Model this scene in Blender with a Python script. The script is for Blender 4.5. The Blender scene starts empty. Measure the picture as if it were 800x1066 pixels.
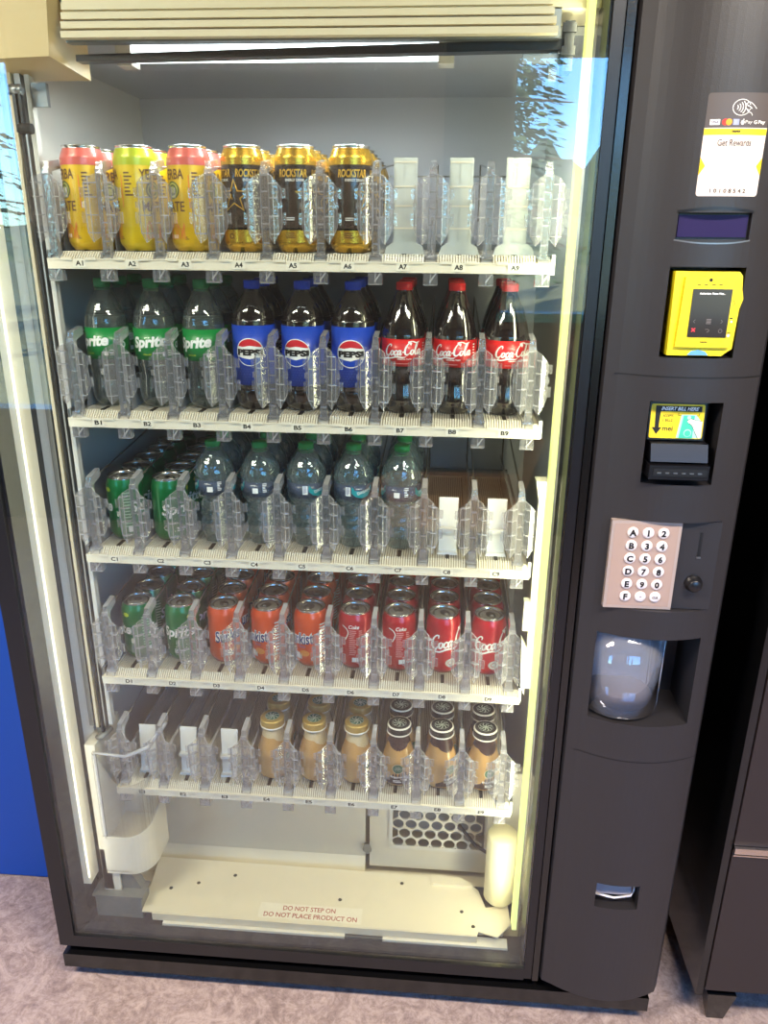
import bpy, bmesh, math, random
from mathutils import Vector, Matrix
random.seed(7)
scene = bpy.context.scene
COL = scene.collection
R = math.radians
ZB = 1.56                      # height of the first shelf's front edge above the floor

# ------------------------------------------------------------------ camera
cx, cy, cz, yaw, pit, rol, fpx = .2571, -1.3393, .0468, .0751, .3433, .0088, 803.87
Fv = Vector((-math.sin(yaw)*math.cos(pit), math.cos(yaw)*math.cos(pit), -math.sin(pit)))
r0 = Vector((math.cos(yaw), math.sin(yaw), 0)); u0 = r0.cross(Fv)
Rv = math.cos(rol)*r0 + math.sin(rol)*u0; Uv = -math.sin(rol)*r0 + math.cos(rol)*u0
cd = bpy.data.cameras.new('camera'); cam = bpy.data.objects.new('camera', cd); COL.objects.link(cam)
cam.matrix_world = Matrix(((Rv.x, Uv.x, -Fv.x, cx), (Rv.y, Uv.y, -Fv.y, cy), (Rv.z, Uv.z, -Fv.z, cz+ZB), (0, 0, 0, 1)))
cd.sensor_fit = 'HORIZONTAL'; cd.sensor_width = 36; cd.lens = 36*fpx/800; cd.clip_start = .02; cd.clip_end = 500
scene.camera = cam

# ------------------------------------------------------------------ world, sun, added room fill, exposure
w = bpy.data.worlds.new('sky'); scene.world = w; w.use_nodes = True
nt = w.node_tree; nt.nodes.clear()
sky = nt.nodes.new('ShaderNodeTexSky'); sky.sky_type = 'NISHITA'; sky.sun_disc = False
sky.sun_elevation = R(50); sky.sun_rotation = R(200); sky.air_density = 1.3; sky.dust_density = .3; sky.ozone_density = 2.5
bg = nt.nodes.new('ShaderNodeBackground'); bg.inputs['Strength'].default_value = 1.45
wo = nt.nodes.new('ShaderNodeOutputWorld'); tint = nt.nodes.new('ShaderNodeMix'); tint.data_type = 'RGBA'; tint.blend_type = 'MULTIPLY'; tint.inputs[0].default_value = 1; tint.inputs[7].default_value = (.38, .74, 1.2, 1)   # a deep blue mountain sky
nt.links.new(sky.outputs[0], tint.inputs[6]); nt.links.new(tint.outputs[2], bg.inputs[0]); nt.links.new(bg.outputs[0], wo.inputs[0])
sd = bpy.data.lights.new('sun', 'SUN'); sd.energy = 34; sd.angle = R(.6); sd.color = (1, .95, .86)
sun = bpy.data.objects.new('sun', sd); COL.objects.link(sun); sun.rotation_euler = (R(-42), R(-18), 0)
def area(name, loc, rot, sx, sy, power, color):
    l = bpy.data.lights.new(name, 'AREA'); l.shape = 'RECTANGLE'; l.size = sx; l.size_y = sy; l.energy = power; l.color = color
    o = bpy.data.objects.new(name, l); COL.objects.link(o); o.location = loc; o.rotation_euler = rot; return o
CEIL = 2.62
for ax in (-1.2, 1.1):
    area('added_fill_light', (ax, -1.25, CEIL-.075), (0, 0, 0), 1.1, .28, 84, (1, .86, .72))  # fill added under the ceiling, out of view, to brighten the room
scene.view_settings.view_transform = 'Standard'; scene.view_settings.look = 'None'
scene.view_settings.gamma = 1; scene.view_settings.use_curve_mapping = False
scene.view_settings.exposure = 0.0
scene.cycles.transparent_max_bounces = 40; scene.cycles.max_bounces = 14
scene.cycles.use_denoising = True; scene.cycles.caustics_reflective = False; scene.cycles.caustics_refractive = False

# ------------------------------------------------------------------ materials
def lin(c): return tuple(((v/255)/12.92 if v/255 <= .04045 else ((v/255+.055)/1.055)**2.4) for v in c)
MATS = {}
def mat(name, c=(200, 200, 200), rough=.5, metal=0, coat=0, emit=0, spec=.5, bump=None, vary=None, aniso=0):
    if name in MATS: return MATS[name]
    m = bpy.data.materials.new(name); m.use_nodes = True; n = m.node_tree; b = n.nodes['Principled BSDF']
    col = (*lin(c), 1); b.inputs['Base Color'].default_value = col
    b.inputs['Roughness'].default_value = rough; b.inputs['Metallic'].default_value = metal
    b.inputs['Coat Weight'].default_value = coat; b.inputs['Coat Roughness'].default_value = .08
    b.inputs['Specular IOR Level'].default_value = spec
    if emit: b.inputs['Emission Color'].default_value = col; b.inputs['Emission Strength'].default_value = emit
    tc = n.nodes.new('ShaderNodeTexCoord')
    if vary:                      # (scale, amount): slight mottling of the colour
        t = n.nodes.new('ShaderNodeTexNoise'); t.inputs['Scale'].default_value = vary[0]; t.inputs['Detail'].default_value = 5
        n.links.new(tc.outputs['Object'], t.inputs['Vector'])
        mx = n.nodes.new('ShaderNodeMix'); mx.data_type = 'RGBA'
        mx.inputs[6].default_value = tuple(v*(1-vary[1]) for v in col[:3])+(1,); mx.inputs[7].default_value = tuple(min(1, v*(1+vary[1])) for v in col[:3])+(1,)
        n.links.new(t.outputs['Fac'], mx.inputs[0]); n.links.new(mx.outputs[2], b.inputs['Base Color'])
    if bump:                      # (scale, strength)
        t = n.nodes.new('ShaderNodeTexNoise'); t.inputs['Scale'].default_value = bump[0]; t.inputs['Detail'].default_value = 3
        n.links.new(tc.outputs['Object'], t.inputs['Vector'])
        bp = n.nodes.new('ShaderNodeBump'); bp.inputs['Strength'].default_value = bump[1]; bp.inputs['Distance'].default_value = .002
        n.links.new(t.outputs['Fac'], bp.inputs['Height']); n.links.new(bp.outputs[0], b.inputs['Normal'])
    MATS[name] = m; return m
def clear(name, tint=(240, 242, 245), rough=.05, gloss=1.6, diff=.06, dcol=(225, 228, 235), ior=1.45, bump=None):
    m = bpy.data.materials.new(name); m.use_nodes = True; n = m.node_tree; n.nodes.clear()
    out = n.nodes.new('ShaderNodeOutputMaterial'); tr = n.nodes.new('ShaderNodeBsdfTransparent'); tr.inputs[0].default_value = (*lin(tint), 1)
    gl = n.nodes.new('ShaderNodeBsdfGlossy'); gl.inputs['Roughness'].default_value = rough; gl.inputs[0].default_value = (1, 1, 1, 1)
    df = n.nodes.new('ShaderNodeBsdfDiffuse'); df.inputs[0].default_value = (*lin(dcol), 1)
    fr = n.nodes.new('ShaderNodeFresnel'); ge = n.nodes.new('ShaderNodeNewGeometry'); mr = n.nodes.new('ShaderNodeMapRange')   # same reflectance on the way in and on the way out of a thin sheet
    mr.inputs[3].default_value = ior; mr.inputs[4].default_value = 1/ior; n.links.new(ge.outputs['Backfacing'], mr.inputs[0]); n.links.new(mr.outputs[0], fr.inputs[0])
    mu = n.nodes.new('ShaderNodeMath'); mu.operation = 'MULTIPLY'; mu.use_clamp = True; mu.inputs[1].default_value = gloss
    n.links.new(fr.outputs[0], mu.inputs[0])
    a = n.nodes.new('ShaderNodeMixShader'); a.inputs[0].default_value = diff; n.links.new(tr.outputs[0], a.inputs[1]); n.links.new(df.outputs[0], a.inputs[2])
    b = n.nodes.new('ShaderNodeMixShader'); n.links.new(mu.outputs[0], b.inputs[0]); n.links.new(a.outputs[0], b.inputs[1]); n.links.new(gl.outputs[0], b.inputs[2])
    n.links.new(b.outputs[0], out.inputs[0])
    if bump:
        tc = n.nodes.new('ShaderNodeTexCoord'); t = n.nodes.new('ShaderNodeTexNoise'); t.inputs['Scale'].default_value = bump[0]; n.links.new(tc.outputs['Object'], t.inputs['Vector'])
        bp = n.nodes.new('ShaderNodeBump'); bp.inputs['Strength'].default_value = bump[1]; bp.inputs['Distance'].default_value = .002
        n.links.new(t.outputs['Fac'], bp.inputs['Height']); n.links.new(bp.outputs[0], gl.inputs['Normal']); n.links.new(bp.outputs[0], fr.inputs['Normal'])
    MATS[name] = m; return m
M = {}
M['glass'] = clear('door_glass', (244, 248, 246), 0.0, 1.45, .004, (200, 205, 205))
M['clear'] = clear('clear_plastic', (247, 247, 249), .10, 2.2, .08, (220, 220, 226), bump=(160, .25))
M['clear_edge'] = clear('clear_plastic_lit_edge', (236, 236, 240), .2, 2.0, .42, (225, 224, 228))  # whitish diffuse rim paints in the light piped along plastic edges
M['guard'] = clear('guard_plastic', (246, 246, 246), .05, 1.6, .07)
M['frost'] = clear('frosted_pusher_plastic', (235, 238, 235), .35, 1, .62, (232, 236, 232))
M['pet'] = clear('clear_bottle_plastic', (222, 232, 230), .04, 2.6, .05, (200, 215, 212), bump=(70, .35))
M['water'] = clear('water_bottle_plastic', (208, 224, 226), .05, 2.8, .10, (180, 205, 205), bump=(60, .8))
M['soda'] = clear('clear_soda', (206, 218, 216), .3, .6, .10, (130, 145, 140))
M['filmlabel'] = clear('clear_film_label', (160, 172, 196), .2, 1, .28, (120, 135, 170))
M['bottle_glass'] = clear('bottle_glass', (240, 238, 232), .03, 2.2, .02)
M['cola'] = mat('cola_bottle', (20, 12, 11), .08, coat=1, spec=.8)
M['neck'] = clear('dark_bottle_neck', (90, 84, 80), .04, 2.8, .06, (120, 115, 110))
M['black'] = mat('black_gloss_paint', (14, 14, 15), .22, coat=.3, bump=(260, .12))
M['black2'] = mat('black_satin_frame', (19, 19, 23), .32)
M['bevel'] = mat('blue_black_bevel', (34, 37, 48), .25)
M['charcoal'] = mat('charcoal_plastic', (42, 40, 42), .42, bump=(900, .12))
M['darkpit'] = mat('black_recess', (9, 9, 10), .55)
M['white'] = mat('white_liner', (222, 219, 212), .38, vary=(6, .04))
M['backw'] = mat('back_liner', (196, 200, 210), .3, vary=(4, .04))
M['cream'] = mat('cream_painted_steel', (228, 216, 188), .42, vary=(14, .03))
M['tray'] = mat('white_tray_plastic', (228, 220, 202), .45)
M['groove'] = mat('shaded_tray_groove', (160, 150, 130), .5)  # darker tray tone paints in the shade between the ridges
M['slot'] = mat('dark_track_slot', (40, 34, 26), .6)
M['tag'] = mat('slot_card', (234, 228, 212), .6)
M['ink'] = mat('black_ink', (18, 16, 16), .6)
M['wink'] = mat('white_ink', (245, 245, 242), .5)
M['alu'] = mat('aluminium', (200, 200, 198), .24, 1)
M['alud'] = mat('aluminium_lid', (178, 176, 170), .42, .75)
M['steel'] = mat('grey_steel', (140, 143, 146), .35, .8)
M['galv'] = mat('galvanised_steel', (128, 130, 128), .5, .35, vary=(40, .15))
M['beige'] = mat('beige_motor_cover', (214, 190, 142), .4)
M['ivory'] = mat('ivory_cover', (234, 226, 186), .4)
M['belt'] = mat('black_rubber_belt', (24, 24, 26), .7)
M['redink'] = mat('red_ink', (160, 44, 34), .6)
M['brownblk'] = mat('warm_black_panel', (44, 36, 35), .4, bump=(500, .08))
M['chrome'] = mat('brushed_metal', (215, 200, 185), .22, 1)
M['yellow'] = mat('yellow_plastic', (232, 214, 30), .4)
M['yel'] = mat('yellow_ink', (236, 208, 24), .5)
M['screen'] = mat('dark_screen', (48, 42, 42), .15, coat=.5)
M['purple'] = mat('violet_display', (34, 22, 66), .45, emit=.35, spec=.2)
M['key'] = mat('white_button', (232, 222, 220), .35)
M['keyplate'] = mat('silver_pink_plate', (190, 172, 162), .38, .35)
M['lcdtext'] = mat('lit_screen_text', (250, 250, 250), .5, emit=1.0)
M['redx'] = mat('lit_red_mark', (230, 60, 70), .5, emit=.8)

# ------------------------------------------------------------------ mesh builder
class MB:
    def __init__(s): s.bm = bmesh.new(); s.mats = []
    def mi(s, m):
        if m not in s.mats: s.mats.append(m)
        return s.mats.index(m)
    def hexa(s, P, m, me=None, smooth=False):
        """P: 8 points, bottom four then top four. me: material of the four side faces given as a set of face numbers"""
        v = [s.bm.verts.new(p) for p in P]
        for k, q in enumerate(((3, 2, 1, 0), (4, 5, 6, 7), (0, 1, 5, 4), (1, 2, 6, 5), (2, 3, 7, 6), (3, 0, 4, 7))):
            f = s.bm.faces.new([v[i] for i in q]); f.material_index = s.mi(m if (me is None or k in (2, 4)) else me)
        return s
    def box(s, x0, x1, y0, y1, z0, z1, m, me=None):
        return s.hexa([(x0, y0, z0), (x1, y0, z0), (x1, y1, z0), (x0, y1, z0), (x0, y0, z1), (x1, y0, z1), (x1, y1, z1), (x0, y1, z1)], m, me)
    def sheet(s, a, b, z0, z1, t, m, me=None):
        """upright thin plate between plan points a and b"""
        d = (Vector(b)-Vector(a)).normalized(); n = Vector((-d.y, d.x))*t
        A = Vector(a); B = Vector(b)
        P = [(A.x, A.y), (B.x, B.y), (B.x+n.x, B.y+n.y), (A.x+n.x, A.y+n.y)]
        return s.hexa([(*p, z0) for p in P]+[(*p, z1) for p in P], m, me)
    def prism(s, pts, lo, hi, m, axis='z', m2=None, smooth=False):
        """polygon pts extruded along axis; z: pts (x,y); y: pts (x,z); x: pts (y,z)"""
        def P(p, h): return {'z': (p[0], p[1], h), 'y': (p[0], h, p[1]), 'x': (h, p[0], p[1])}[axis]
        a = [s.bm.verts.new(P(p, lo)) for p in pts]; b = [s.bm.verts.new(P(p, hi)) for p in pts]; n = len(pts)
        for i in range(n):
            f = s.bm.faces.new((a[i], a[(i+1) % n], b[(i+1) % n], b[i])); f.material_index = s.mi(m); f.smooth = smooth
        for q in (a[::-1], b):
            f = s.bm.faces.new(q); f.material_index = s.mi(m2 or m)
        return s
    def lathe(s, prof, m, seg=28, c=(0, 0), smooth=True, m_at=None):
        rings = []
        for r, z in prof:
            if r < 1e-5: rings.append([s.bm.verts.new((c[0], c[1], z))])
            else: rings.append([s.bm.verts.new((c[0]+r*math.cos(2*math.pi*k/seg), c[1]+r*math.sin(2*math.pi*k/seg), z)) for k in range(seg)])
        for i in range(len(rings)-1):
            A, B = rings[i], rings[i+1]; mm = s.mi(m_at(i) if m_at else m)
            for k in range(seg):
                k2 = (k+1) % seg
                if len(A) == 1 and len(B) == 1: continue
                if len(A) == 1: q = (A[0], B[k2], B[k])
                elif len(B) == 1: q = (A[k], A[k2], B[0])
                else: q = (A[k], A[k2], B[k2], B[k])
                f = s.bm.faces.new(q); f.material_index = mm; f.smooth = smooth
        return s
    def tube(s, pts, r, m, seg=8, flat=None):
        pts = [Vector(p) for p in pts]; rings = []
        for i, p in enumerate(pts):
            d = (pts[min(i+1, len(pts)-1)]-pts[max(i-1, 0)]).normalized()
            a = d.cross(Vector((0, 0, 1)) if abs(d.z) < .9 else Vector((1, 0, 0))).normalized(); b = d.cross(a)
            ri = r[i] if isinstance(r, (list, tuple)) else r
            rings.append([s.bm.verts.new(p+ri*(a*math.cos(2*math.pi*k/seg)+b*math.sin(2*math.pi*k/seg))) for k in range(seg)])
        for A, B in zip(rings, rings[1:]):
            for k in range(seg):
                f = s.bm.faces.new((A[k], A[(k+1) % seg], B[(k+1) % seg], B[k])); f.material_index = s.mi(m); f.smooth = True
        for q in (rings[0], rings[-1]):
            f = s.bm.faces.new(q); f.material_index = s.mi(m)
        return s
    def bevel(s, w_, seg=2):
        bmesh.ops.bevel(s.bm, geom=[e for e in s.bm.edges if len(e.link_faces) == 2 and e.calc_face_angle(0) > .6], offset=w_, segments=seg, affect='EDGES', profile=.6)
        return s
    def mesh(s, name):
        bmesh.ops.recalc_face_normals(s.bm, faces=s.bm.faces)
        me = bpy.data.meshes.new(name); s.bm.to_mesh(me); s.bm.free()
        for m in s.mats: me.materials.append(m)
        return me
    def build(s, name, parent=None, loc=(0, 0, 0), rz=0):
        o = bpy.data.objects.new(name, s.mesh(name)); COL.objects.link(o); o.parent = parent; o.location = loc; o.rotation_euler.z = rz
        return o
def empty(name, loc, rz=0, label=None, cat=None, group=None):
    o = bpy.data.objects.new(name, None); COL.objects.link(o); o.location = loc; o.rotation_euler.z = rz; o.empty_display_size = .05
    return tag(o, label, cat, group)
def tag(o, label=None, cat=None, group=None, kind=None):
    if label: o['label'] = label
    if cat: o['category'] = cat
    if group: o['group'] = group
    if kind: o['kind'] = kind
    return o

# ------------------------------------------------------------------ decals: flat ink shapes and lettering laid on curved or flat surfaces
TXT = {}
def text_tris(t, bold=0.0, shear=0.0):
    k = (t, bold, shear)
    if k in TXT: return TXT[k]
    c = bpy.data.curves.new('t', 'FONT'); c.body = t; c.align_x = 'CENTER'; c.align_y = 'CENTER'; c.offset = bold; c.shear = shear; c.resolution_u = 3
    o = bpy.data.objects.new('t', c); COL.objects.link(o); bpy.context.view_layer.update()
    me = bpy.data.meshes.new_from_object(o.evaluated_get(bpy.context.evaluated_depsgraph_get()))
    res = [[(me.vertices[i].co.x, me.vertices[i].co.y) for i in p.vertices] for p in me.polygons]
    xs = [q[0] for p in res for q in p]; ys = [q[1] for p in res for q in p]
    bb = (min(xs), max(xs), min(ys), max(ys)) if xs else (0, 1, 0, 1)
    bpy.data.objects.remove(o); bpy.data.curves.remove(c); bpy.data.meshes.remove(me)
    TXT[k] = (res, bb); return TXT[k]
def catmull(pts, n=6):
    out = []; P = [pts[0]]+list(pts)+[pts[-1]]
    for i in range(1, len(P)-2):
        for j in range(n):
            t = j/n
            out.append(tuple(.5*((2*P[i][d])+(-P[i-1][d]+P[i+1][d])*t+(2*P[i-1][d]-5*P[i][d]+4*P[i+1][d]-P[i+2][d])*t*t+(-P[i-1][d]+3*P[i][d]-3*P[i+1][d]+P[i+2][d])*t**3) for d in range(len(pts[0]))))
    out.append(tuple(pts[-1])); return out
class Decal:
    """shapes in surface coordinates (u along the surface, v up) mapped by fn(u, v, lift)"""
    def __init__(s, fn, step=.005): s.fn = fn; s.step = step; s.mb = MB(); s.layer = 0
    def polys(s, polys, m, lift=None):
        b = bmesh.new()
        for p in polys:
            if len(p) < 3: continue
            try: b.faces.new([b.verts.new((q[0], q[1], 0)) for q in p])
            except ValueError: pass
        if not b.faces: return s
        if s.step:
            xs = [v.co.x for v in b.verts]; x = math.ceil(min(xs)/s.step)*s.step
            while x < max(xs):
                g = b.verts[:]+b.edges[:]+b.faces[:]
                bmesh.ops.bisect_plane(b, geom=g, plane_co=(x, 0, 0), plane_no=(1, 0, 0)); x += s.step
        L = s.layer*.00016+.0004 if lift is None else lift
        mp = {}
        k = s.mb.mi(m)
        for f in b.faces:
            vs = []
            for v in f.verts:
                if v.index < 0 or v not in mp: mp[v] = s.mb.bm.verts.new(s.fn(v.co.x, v.co.y, L))
                vs.append(mp[v])
            g = s.mb.bm.faces.new(vs); g.material_index = k; g.smooth = True
        b.free(); return s
    def up(s): s.layer += 1; return s
    def rect(s, u0, u1, v0, v1, m): return s.polys([[(u0, v0), (u1, v0), (u1, v1), (u0, v1)]], m)
    def text(s, t, u, v, h, m, wd=None, bold=0.0, shear=0.0, rot=0):
        res, bb = text_tris(t, bold, shear); sy = h/(bb[3]-bb[2]); sx = sy if wd is None else wd/(bb[1]-bb[0])
        mx, my = (bb[0]+bb[1])/2, (bb[2]+bb[3])/2; c, n = math.cos(rot), math.sin(rot)
        out = []
        for p in res:
            q = [((a-mx)*sx, (b-my)*sy) for a, b in p]; out.append([(u+a*c-b*n, v+a*n+b*c) for a, b in q])
        return s.polys(out, m)
    def disc(s, u, v, ru, m, rv=None, n=24, a0=0, a1=2*math.pi):
        rv = rv or ru
        pts = [(u+ru*math.cos(a0+(a1-a0)*k/n), v+rv*math.sin(a0+(a1-a0)*k/n)) for k in range(n+(0 if a1-a0 > 6.28 else 1))]
        return s.polys([pts], m)
    def ring(s, u, v, r1, r2, m, n=28, a0=0, a1=2*math.pi, ky=1):
        P = lambda r, k: (u+r*math.cos(a0+(a1-a0)*k/n), v+ky*r*math.sin(a0+(a1-a0)*k/n))
        return s.polys([[P(r1, k), P(r2, k), P(r2, k+1), P(r1, k+1)] for k in range(n)], m)
    def stroke(s, pts, wd, m, smooth=True):
        """pts (x,y) or (x,y,width factor)"""
        P = [(p[0], p[1], p[2] if len(p) > 2 else 1) for p in pts]
        if smooth: P = catmull(P)
        L = []
        for i, p in enumerate(P):
            a = P[max(i-1, 0)]; b = P[min(i+1, len(P)-1)]; d = Vector((b[0]-a[0], b[1]-a[1]))
            if d.length < 1e-9: d = Vector((1, 0))
            d.normalize(); h = wd*p[2]/2
            L.append(((p[0]-d.y*h, p[1]+d.x*h), (p[0]+d.y*h, p[1]-d.x*h)))
        return s.polys([[a[0], b[0], b[1], a[1]] for a, b in zip(L, L[1:])], m)
    def build(s, name, parent, loc=(0, 0, 0)): return s.mb.build(name, parent, loc)
def cylmap(r, z0=0): return lambda u, v, l: ((r+l)*math.sin(u/r), -(r+l)*math.cos(u/r), z0+v)
def flatmap(y, x0=0, z0=0): return lambda u, v, l: (x0+u, y-l, z0+v)

# script lettering drawn as pen strokes, unit height of the capital = 1
def cola_script(d, u, v, h, m, rot=0, tail=True):
    S = []
    C1 = [(.62, .78, .5), (.66, .98, .9), (.50, 1.02, .8), (.28, .80, 1), (.14, .45, 1.5), (.16, .14, 1.5), (.34, .0, 1.1), (.56, .14, .7), (.68, .3, .4)]
    S.append(C1)
    def o(x, y=.0, k=1): return [(x+.2*k, y+.46*k, .6), (x+.06*k, y+.38*k, 1.1), (x, y+.16*k, 1.4), (x+.1*k, y+.0*k, 1), (x+.24*k, y+.14*k, 1.2), (x+.27*k, y+.36*k, 1), (x+.18*k, y+.46*k, .6), (x+.34*k, y+.36*k, .4)]
    def c(x, y=.0, k=1): return [(x+.26*k, y+.36*k, 1.2), (x+.2*k, y+.46*k, .7), (x+.05*k, y+.34*k, 1.1), (x, y+.14*k, 1.4), (x+.1*k, y+0*k, 1), (x+.28*k, y+.16*k, .5)]
    def a(x, y=.0, k=1): return [[(x+.26*k, y+.4*k, 1), (x+.18*k, y+.46*k, .7), (x+.04*k, y+.32*k, 1.2), (x, y+.12*k, 1.3), (x+.08*k, y+.0, .9), (x+.24*k, y+.3*k, .7)], [(x+.3*k, y+.46*k, 1.2), (x+.24*k, y+.12*k, 1.4), (x+.3*k, y+0, .9), (x+.42*k, y+.16*k, .4)]]
    S += [o(.64), c(1.0)]; S += a(1.3)
    S.append([(1.72, .26, .8), (1.92, .3, 1)])
    C2 = [(p[0]+1.82, p[1]*1.08, p[2]) for p in C1]; S.append(C2)
    S.append([(2.44, .9, .6), (2.3, 1.1, 1), (2.2, 1.2, .7), (2.6, 1.22, .8), (3.0, 1.05, 1), (3.3, 1.2, .5)])
    S += [o(2.48)]
    S.append([(2.86, .3, .5), (3.1, .9, .8), (3.08, 1.12, .7), (2.96, .9, 1), (2.9, .4, 1.5), (2.92, .06, 1.2), (3.0, 0, .8), (3.12, .18, .4)])
    S += a(3.14)
    if tail: S.append([(.5, -.04, .5), (.3, -.2, .9), (.7, -.26, 1.1), (1.2, -.14, 1.2), (1.8, -.22, .9), (2.1, -.14, .3)])
    co, si = math.cos(rot), math.sin(rot)
    for s_ in S:
        P = []
        for x, y, q in s_:
            X = (x-1.75+.12*y)*h; Y = (y-.45)*h; P.append((u+X*co-Y*si, v+X*si+Y*co, q))
        d.stroke(P, .115*h, m)

# ================================================================== ROOM
def struct(mb, name): o = mb.build(name); o['kind'] = 'structure'; return o
def floor_mat():
    m = bpy.data.materials.new('mottled_vinyl'); m.use_nodes = True; n = m.node_tree; b = n.nodes['Principled BSDF']
    tc = n.nodes.new('ShaderNodeTexCoord')
    def noise(sc, det, dist, rough=.6):
        t = n.nodes.new('ShaderNodeTexNoise'); t.inputs['Scale'].default_value = sc; t.inputs['Detail'].default_value = det; t.inputs['Distortion'].default_value = dist; t.inputs['Roughness'].default_value = rough
        n.links.new(tc.outputs['Object'], t.inputs['Vector']); return t
    a = noise(15, 10, 2.2, .75); c = noise(110, 5, .8); ra = n.nodes.new('ShaderNodeValToRGB')
    e = ra.color_ramp.elements; e[0].position = .30; e[0].color = (*lin((108, 92, 88)), 1); e[1].position = .70; e[1].color = (*lin((206, 188, 180)), 1)
    x = e.new(.47); x.color = (*lin((158, 140, 134)), 1); x = e.new(.53); x.color = (*lin((176, 158, 151)), 1)
    mx = n.nodes.new('ShaderNodeMix'); mx.data_type = 'FLOAT'; mx.inputs[0].default_value = .3
    n.links.new(a.outputs['Fac'], mx.inputs[2]); n.links.new(c.outputs['Fac'], mx.inputs[3]); n.links.new(mx.outputs[0], ra.inputs[0])
    n.links.new(ra.outputs[0], b.inputs['Base Color']); b.inputs['Roughness'].default_value = .5
    bp = n.nodes.new('ShaderNodeBump'); bp.inputs['Strength'].default_value = .25; bp.inputs['Distance'].default_value = .003
    n.links.new(a.outputs['Fac'], bp.inputs['Height']); n.links.new(bp.outputs[0], b.inputs['Normal']); return m
XL, XR, YF, YB = -3.2, 3.0, -3.0, 1.0
struct(MB().box(XL-.1, XR+.1, YF-.1, YB+.1, -.1, 0, floor_mat()), 'floor')
wood = mat('brown_ceiling_boards', (120, 92, 66), .5, vary=(3, .2))
struct(MB().box(XL-.1, XR+.1, YF-.1, YB+.1, CEIL, CEIL+.1, wood), 'ceiling')
tan = mat('tan_wall', (176, 158, 136), .7); dado = mat('dark_wainscot', (46, 38, 34), .6)
darkw = mat('brown_wall', (92, 76, 64), .7)
struct(MB().box(XL-.1, XR+.1, YB, YB+.1, 0, CEIL, darkw), 'wall_back')
struct(MB().box(XL-.1, XL, YF-.1, YB, 0, CEIL, tan), 'wall_left')
struct(MB().box(XR, XR+.1, YF-.1, YB, 0, CEIL, tan), 'wall_right')
# street side wall with two window openings, pale above a dark wainscot
mb = MB()
WT = YF-.12
o1 = (-3.05, -1.93, .62, 2.44); o2 = (.52, 2.75, 1.19, 2.44)
mb.box(XL, o1[0], WT, YF, 0, CEIL, dado)
mb.box(o1[0], o1[1], WT, YF, 0, o1[2], dado); mb.box(o1[0], o1[1], WT, YF, o1[3], CEIL, darkw)
mb.box(o1[1], .22, WT, YF, 0, 1.64, dado); mb.box(o1[1], .22, WT, YF, 1.64, CEIL, tan)
mb.box(.22, o2[0], WT, YF, 0, CEIL, dado)
mb.box(o2[0], o2[1], WT, YF, 0, o2[2], dado); mb.box(o2[0], o2[1], WT, YF, o2[3], CEIL, dado)
mb.box(o2[1], XR, WT, YF, 0, CEIL, dado)
struct(mb, 'wall_street')
teal = mat('teal_painted_sill', (40, 150, 160), .5)
for i, o in enumerate((o1, o2)):
    f = MB(); x0, x1, z0, z1 = o; m = M['bevel']
    f.box(x0, x1, WT, YF+.01, z0, z0+.045, teal if i else m); f.box(x0, x1, WT, YF+.01, z1-.02, z1, m)
    f.box(x0, x0+.02, WT, YF+.01, z0+.045, z1-.02, m); f.box(x1-.02, x1, WT, YF+.01, z0+.045, z1-.02, m)
    struct(f, 'window_%d' % (i+1))
for ax in (-1.2, 1.1):
    f = empty('added_fill_lamp', (ax, -1.25, CEIL-.07), label='long white added fill lamp '+('over the blue cabinet side' if ax < 0 else 'over the keypad side')+' of the room', cat='lamp', group='added fill lamps')
    MB().box(-.6, .6, -.18, .18, .008, .07, M['white']).build('fill_lamp_housing', f)  # unseen housing added to carry the fill light
ct = empty('cardboard_carton', (.33, -2.55, 0), label='open brown cardboard carton on the floor under the street wall', cat='box')
card = mat('corrugated_cardboard', (186, 140, 92), .8, vary=(30, .06))
b = MB(); b.box(-.33, .33, -.19, .19, 0, .006, card); b.box(-.33, .33, -.19, -.185, .006, .44, card); b.box(-.33, .33, .185, .19, .006, .44, card); b.box(-.33, -.325, -.185, .185, .006, .44, card); b.box(.325, .33, -.185, .185, .006, .44, card); b.build('carton_walls', ct)
for P8 in ([(.325, -.18, .44), (.33, -.18, .44), (.33, .18, .44), (.325, .18, .44), (.40, -.15, .74), (.405, -.15, .74), (.41, .17, .70), (.405, .17, .70)], [(-.32, .185, .44), (.32, .185, .44), (.32, .19, .44), (-.32, .19, .44), (-.31, .30, .30), (.31, .30, .30), (.31, .305, .305), (-.31, .305, .305)], [(-.33, -.18, .44), (-.325, -.18, .44), (-.325, .18, .44), (-.33, .18, .44), (-.46, -.18, .36), (-.455, -.18, .36), (-.455, .18, .36), (-.46, .18, .36)]):
    MB().hexa(P8, card).build('carton_flap', ct)
# outdoors beyond the windows
gr = mat('dry_grass_ground', (120, 122, 84), .9, vary=(.6, .25))
struct(MB().box(-60, 60, -90, WT-.02, -.5, -.12, gr), 'ground_outside')
hm = mat('forested_hill', (92, 108, 84), .9, vary=(.35, .45), bump=(.8, 1))
b = MB(); N = 160; rows = []
for j in range(10):
    row = []
    for i in range(N+1):
        x = -90+180*i/N; t = j/9; h = (5.2+2.2*math.sin(x*.05+1)+.9*math.sin(x*.17)+.05*(x+10)+1.1*math.sin(x*.9)+.7*math.sin(x*2.3))*math.sin(t*math.pi/2)**.8
        row.append(b.bm.verts.new((x, -55-28*t, h-.4)))
    rows.append(row)
for j in range(9):
    for i in range(N):
        f = b.bm.faces.new((rows[j][i], rows[j][i+1], rows[j+1][i+1], rows[j+1][i])); f.material_index = b.mi(hm); f.smooth = True
struct(b, 'hill')
leaf = mat('pine_needles', (104, 126, 84), .8, vary=(2, .4)); bark = mat('pine_bark', (116, 96, 80), .9)
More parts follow.
